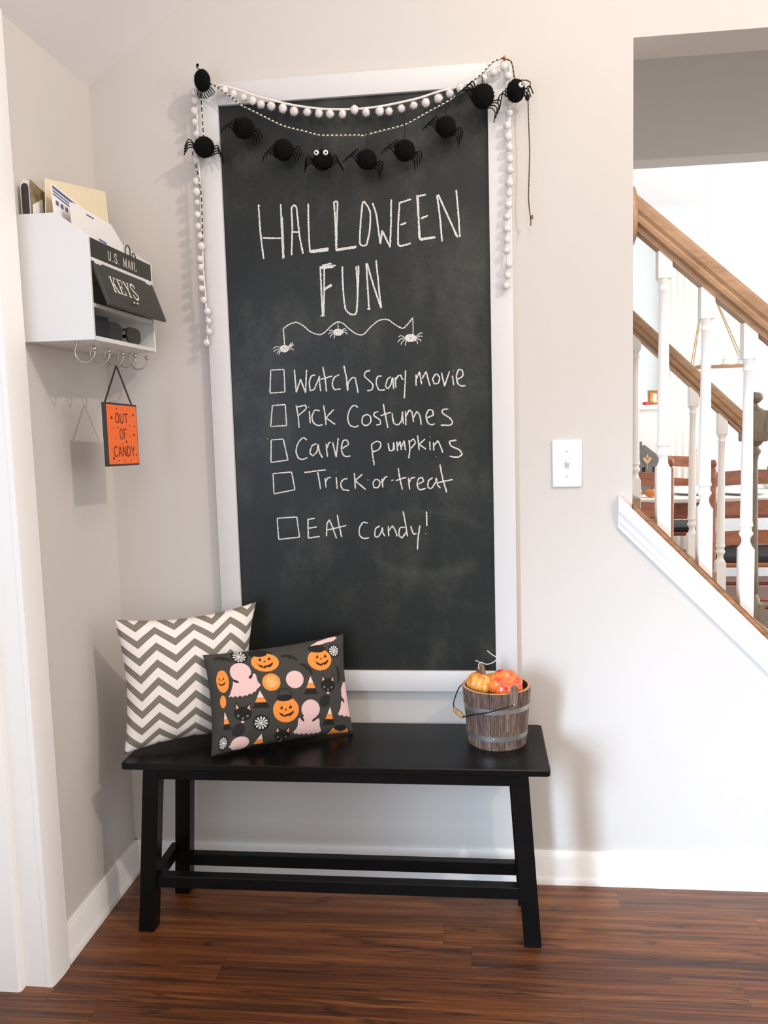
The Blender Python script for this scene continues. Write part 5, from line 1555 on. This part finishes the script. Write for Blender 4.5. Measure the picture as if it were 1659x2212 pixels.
# hanging beam chandelier with rope slings
ch = thing('chandelier', (2.255, 2.9, 1.40), 'wooden beam chandelier hung on ropes over the dining table', 'chandelier')
mb = MB()
mb.box(2.10, 2.41, 2.87, 2.93, 1.419, 1.437, .003)
obj('beam', mb, M['rail'], ch)
ap = Vector((2.19, 2.9, 1.905))
for x in (2.115, 2.395):
    for dy in (-.026, .026):
        mb = MB()
        mb.tube([(x, 2.9 + dy, 1.43), tuple(ap + Vector(((x - 2.255) * .02, dy * .1, 0)))], .0035, 8)
        obj('rope', mb, M['rope'], ch)
mb = MB()
mb.tube([tuple(ap), (2.19, 2.9, 2.60)], .0045, 8)
mb.lathe([(.055, 2.575), (.055, 2.585), (.045, 2.60)], (2.19, 2.9, 0), 24)
obj('ceiling_cord', mb, M['cloth'], ch)
for x in (2.17, 2.29, 2.37):
    mb = MB()
    mb.lathe([(.022, 1.4372), (.024, 1.441), (.012, 1.443), (.011, 1.470), (.004, 1.474), (.006, 1.484), (0, 1.498)], (x, 2.9, 0), 18)
    obj('candle_bulb', mb, M['cloth'], ch)

# white mantel cabinet with framed picture
mc = thing('cabinet', (1.72, 3.98, 0), 'white panelled cabinet against the far dining room wall', 'cabinet')
mb = MB()
mb.box(1.25, 2.16, 3.80, 4.195, .03, 1.205, .003)
mb.box(1.28, 2.13, 3.82, 4.19, 0, .03)
obj('body', mb, M['trim'], mc, smooth=20)
mb = MB()
mb.box(1.23, 2.18, 3.775, 4.198, 1.205, 1.236, .004)
obj('top', mb, M['trim'], mc)
for x0_ in (1.28, 1.715):
    mb = MB()
    x1_ = x0_ + .415
    mb.box(x0_, x1_, 3.788, 3.80, .08, 1.17, .002)
    d_ = obj('door', mb, M['trim'], mc, smooth=20)
    mb = MB()
    mb.box(x0_ + .05, x1_ - .05, 3.784, 3.7885, .14, 1.11, .001)
    obj('door_panel', mb, M['trim'], d_, smooth=20)
    mb = MB()
    kx = x1_ - .025 if x0_ < 1.5 else x0_ + .025
    mb.sphere((kx, 3.779, .70), .012, 3)
    obj('knob', mb, M['steel'], d_)
pf = thing('picture_frame', (2.115, 3.92, 1.236), 'small brown picture frame on the white cabinet', 'picture frame')
fnP = lambda u, v, a: Vector((2.115 + u, 3.92 + a + v * .15, 1.236 + v))
mb = MB()
for q in (((-.045, 0), (.045, 0), (.045, .014), (-.045, .014)), ((-.045, .086), (.045, .086), (.045, .10), (-.045, .10)), ((-.045, .014), (-.031, .014), (-.031, .086), (-.045, .086)), ((.031, .014), (.045, .014), (.045, .086), (.031, .086))):
    mb.prism(list(q), fnP, -.006, .008)
obj('frame', mb, M['brownframe'], pf, smooth=0)
mb = MB()
mb.prism([(-.031, .014), (.031, .014), (.031, .086), (-.031, .086)], fnP, 0, .004)
obj('picture', mb, M['pk_y'], pf, smooth=0)
mb = MB()
mb.prism([(-.012, .02), (.012, .02), (.012, .075), (-.012, .075)], fnP, -.001, 0)
obj('portrait', mb, M['paper'], pf, smooth=0)
mb = MB()
mb.sphere((2.045, 3.88, 1.2475), .0115, 3, (1.9, 1, 1))
mb.sphere((2.063, 3.88, 1.254), .007, 3)
mb.prism([(2.068, 1.256), (2.080, 1.253), (2.068, 1.251)], PY, 3.877, 3.883)
obj('bird_ornament', mb, M['red'], None, 'small red bird ornament on the white cabinet', 'ornament')

# curtain panel and window on the far wall
mb = MB()
V, F = [], []
n = 60
for i in range(n + 1):
    u = i / n
    x = 2.24 + .20 * u
    y = 4.14 + .004 * math.sin(u * 6.28 * 4.5)
    V += [(x, y, .001), (x, y, 2.30), (x, y + .003, .001), (x, y + .003, 2.30)]
for i in range(n):
    q = 4 * i
    F += [(q, q + 4, q + 5, q + 1), (q + 2, q + 3, q + 7, q + 6), (q + 1, q + 5, q + 7, q + 3), (q, q + 2, q + 6, q + 4)]
F += [(0, 1, 3, 2), (4 * n, 4 * n + 2, 4 * n + 3, 4 * n + 1)]
mb.add(V, F)
ct = thing('curtain', (2.34, 4.15, 0.001), 'sheer cream curtain panel on a rod at the far dining room wall', 'curtain')
obj('panel', mb, M['curtain'], ct, smooth=180)
mb = MB()
mb.tube([(2.18, 4.142, 2.302), (2.50, 4.142, 2.302)], .008, 10)
for x in (2.19, 2.49):
    mb.tube([(x, 4.142, 2.302), (x, 4.1995, 2.302)], .006, 8)
obj('curtain_rod', mb, M['cloth'], ct)
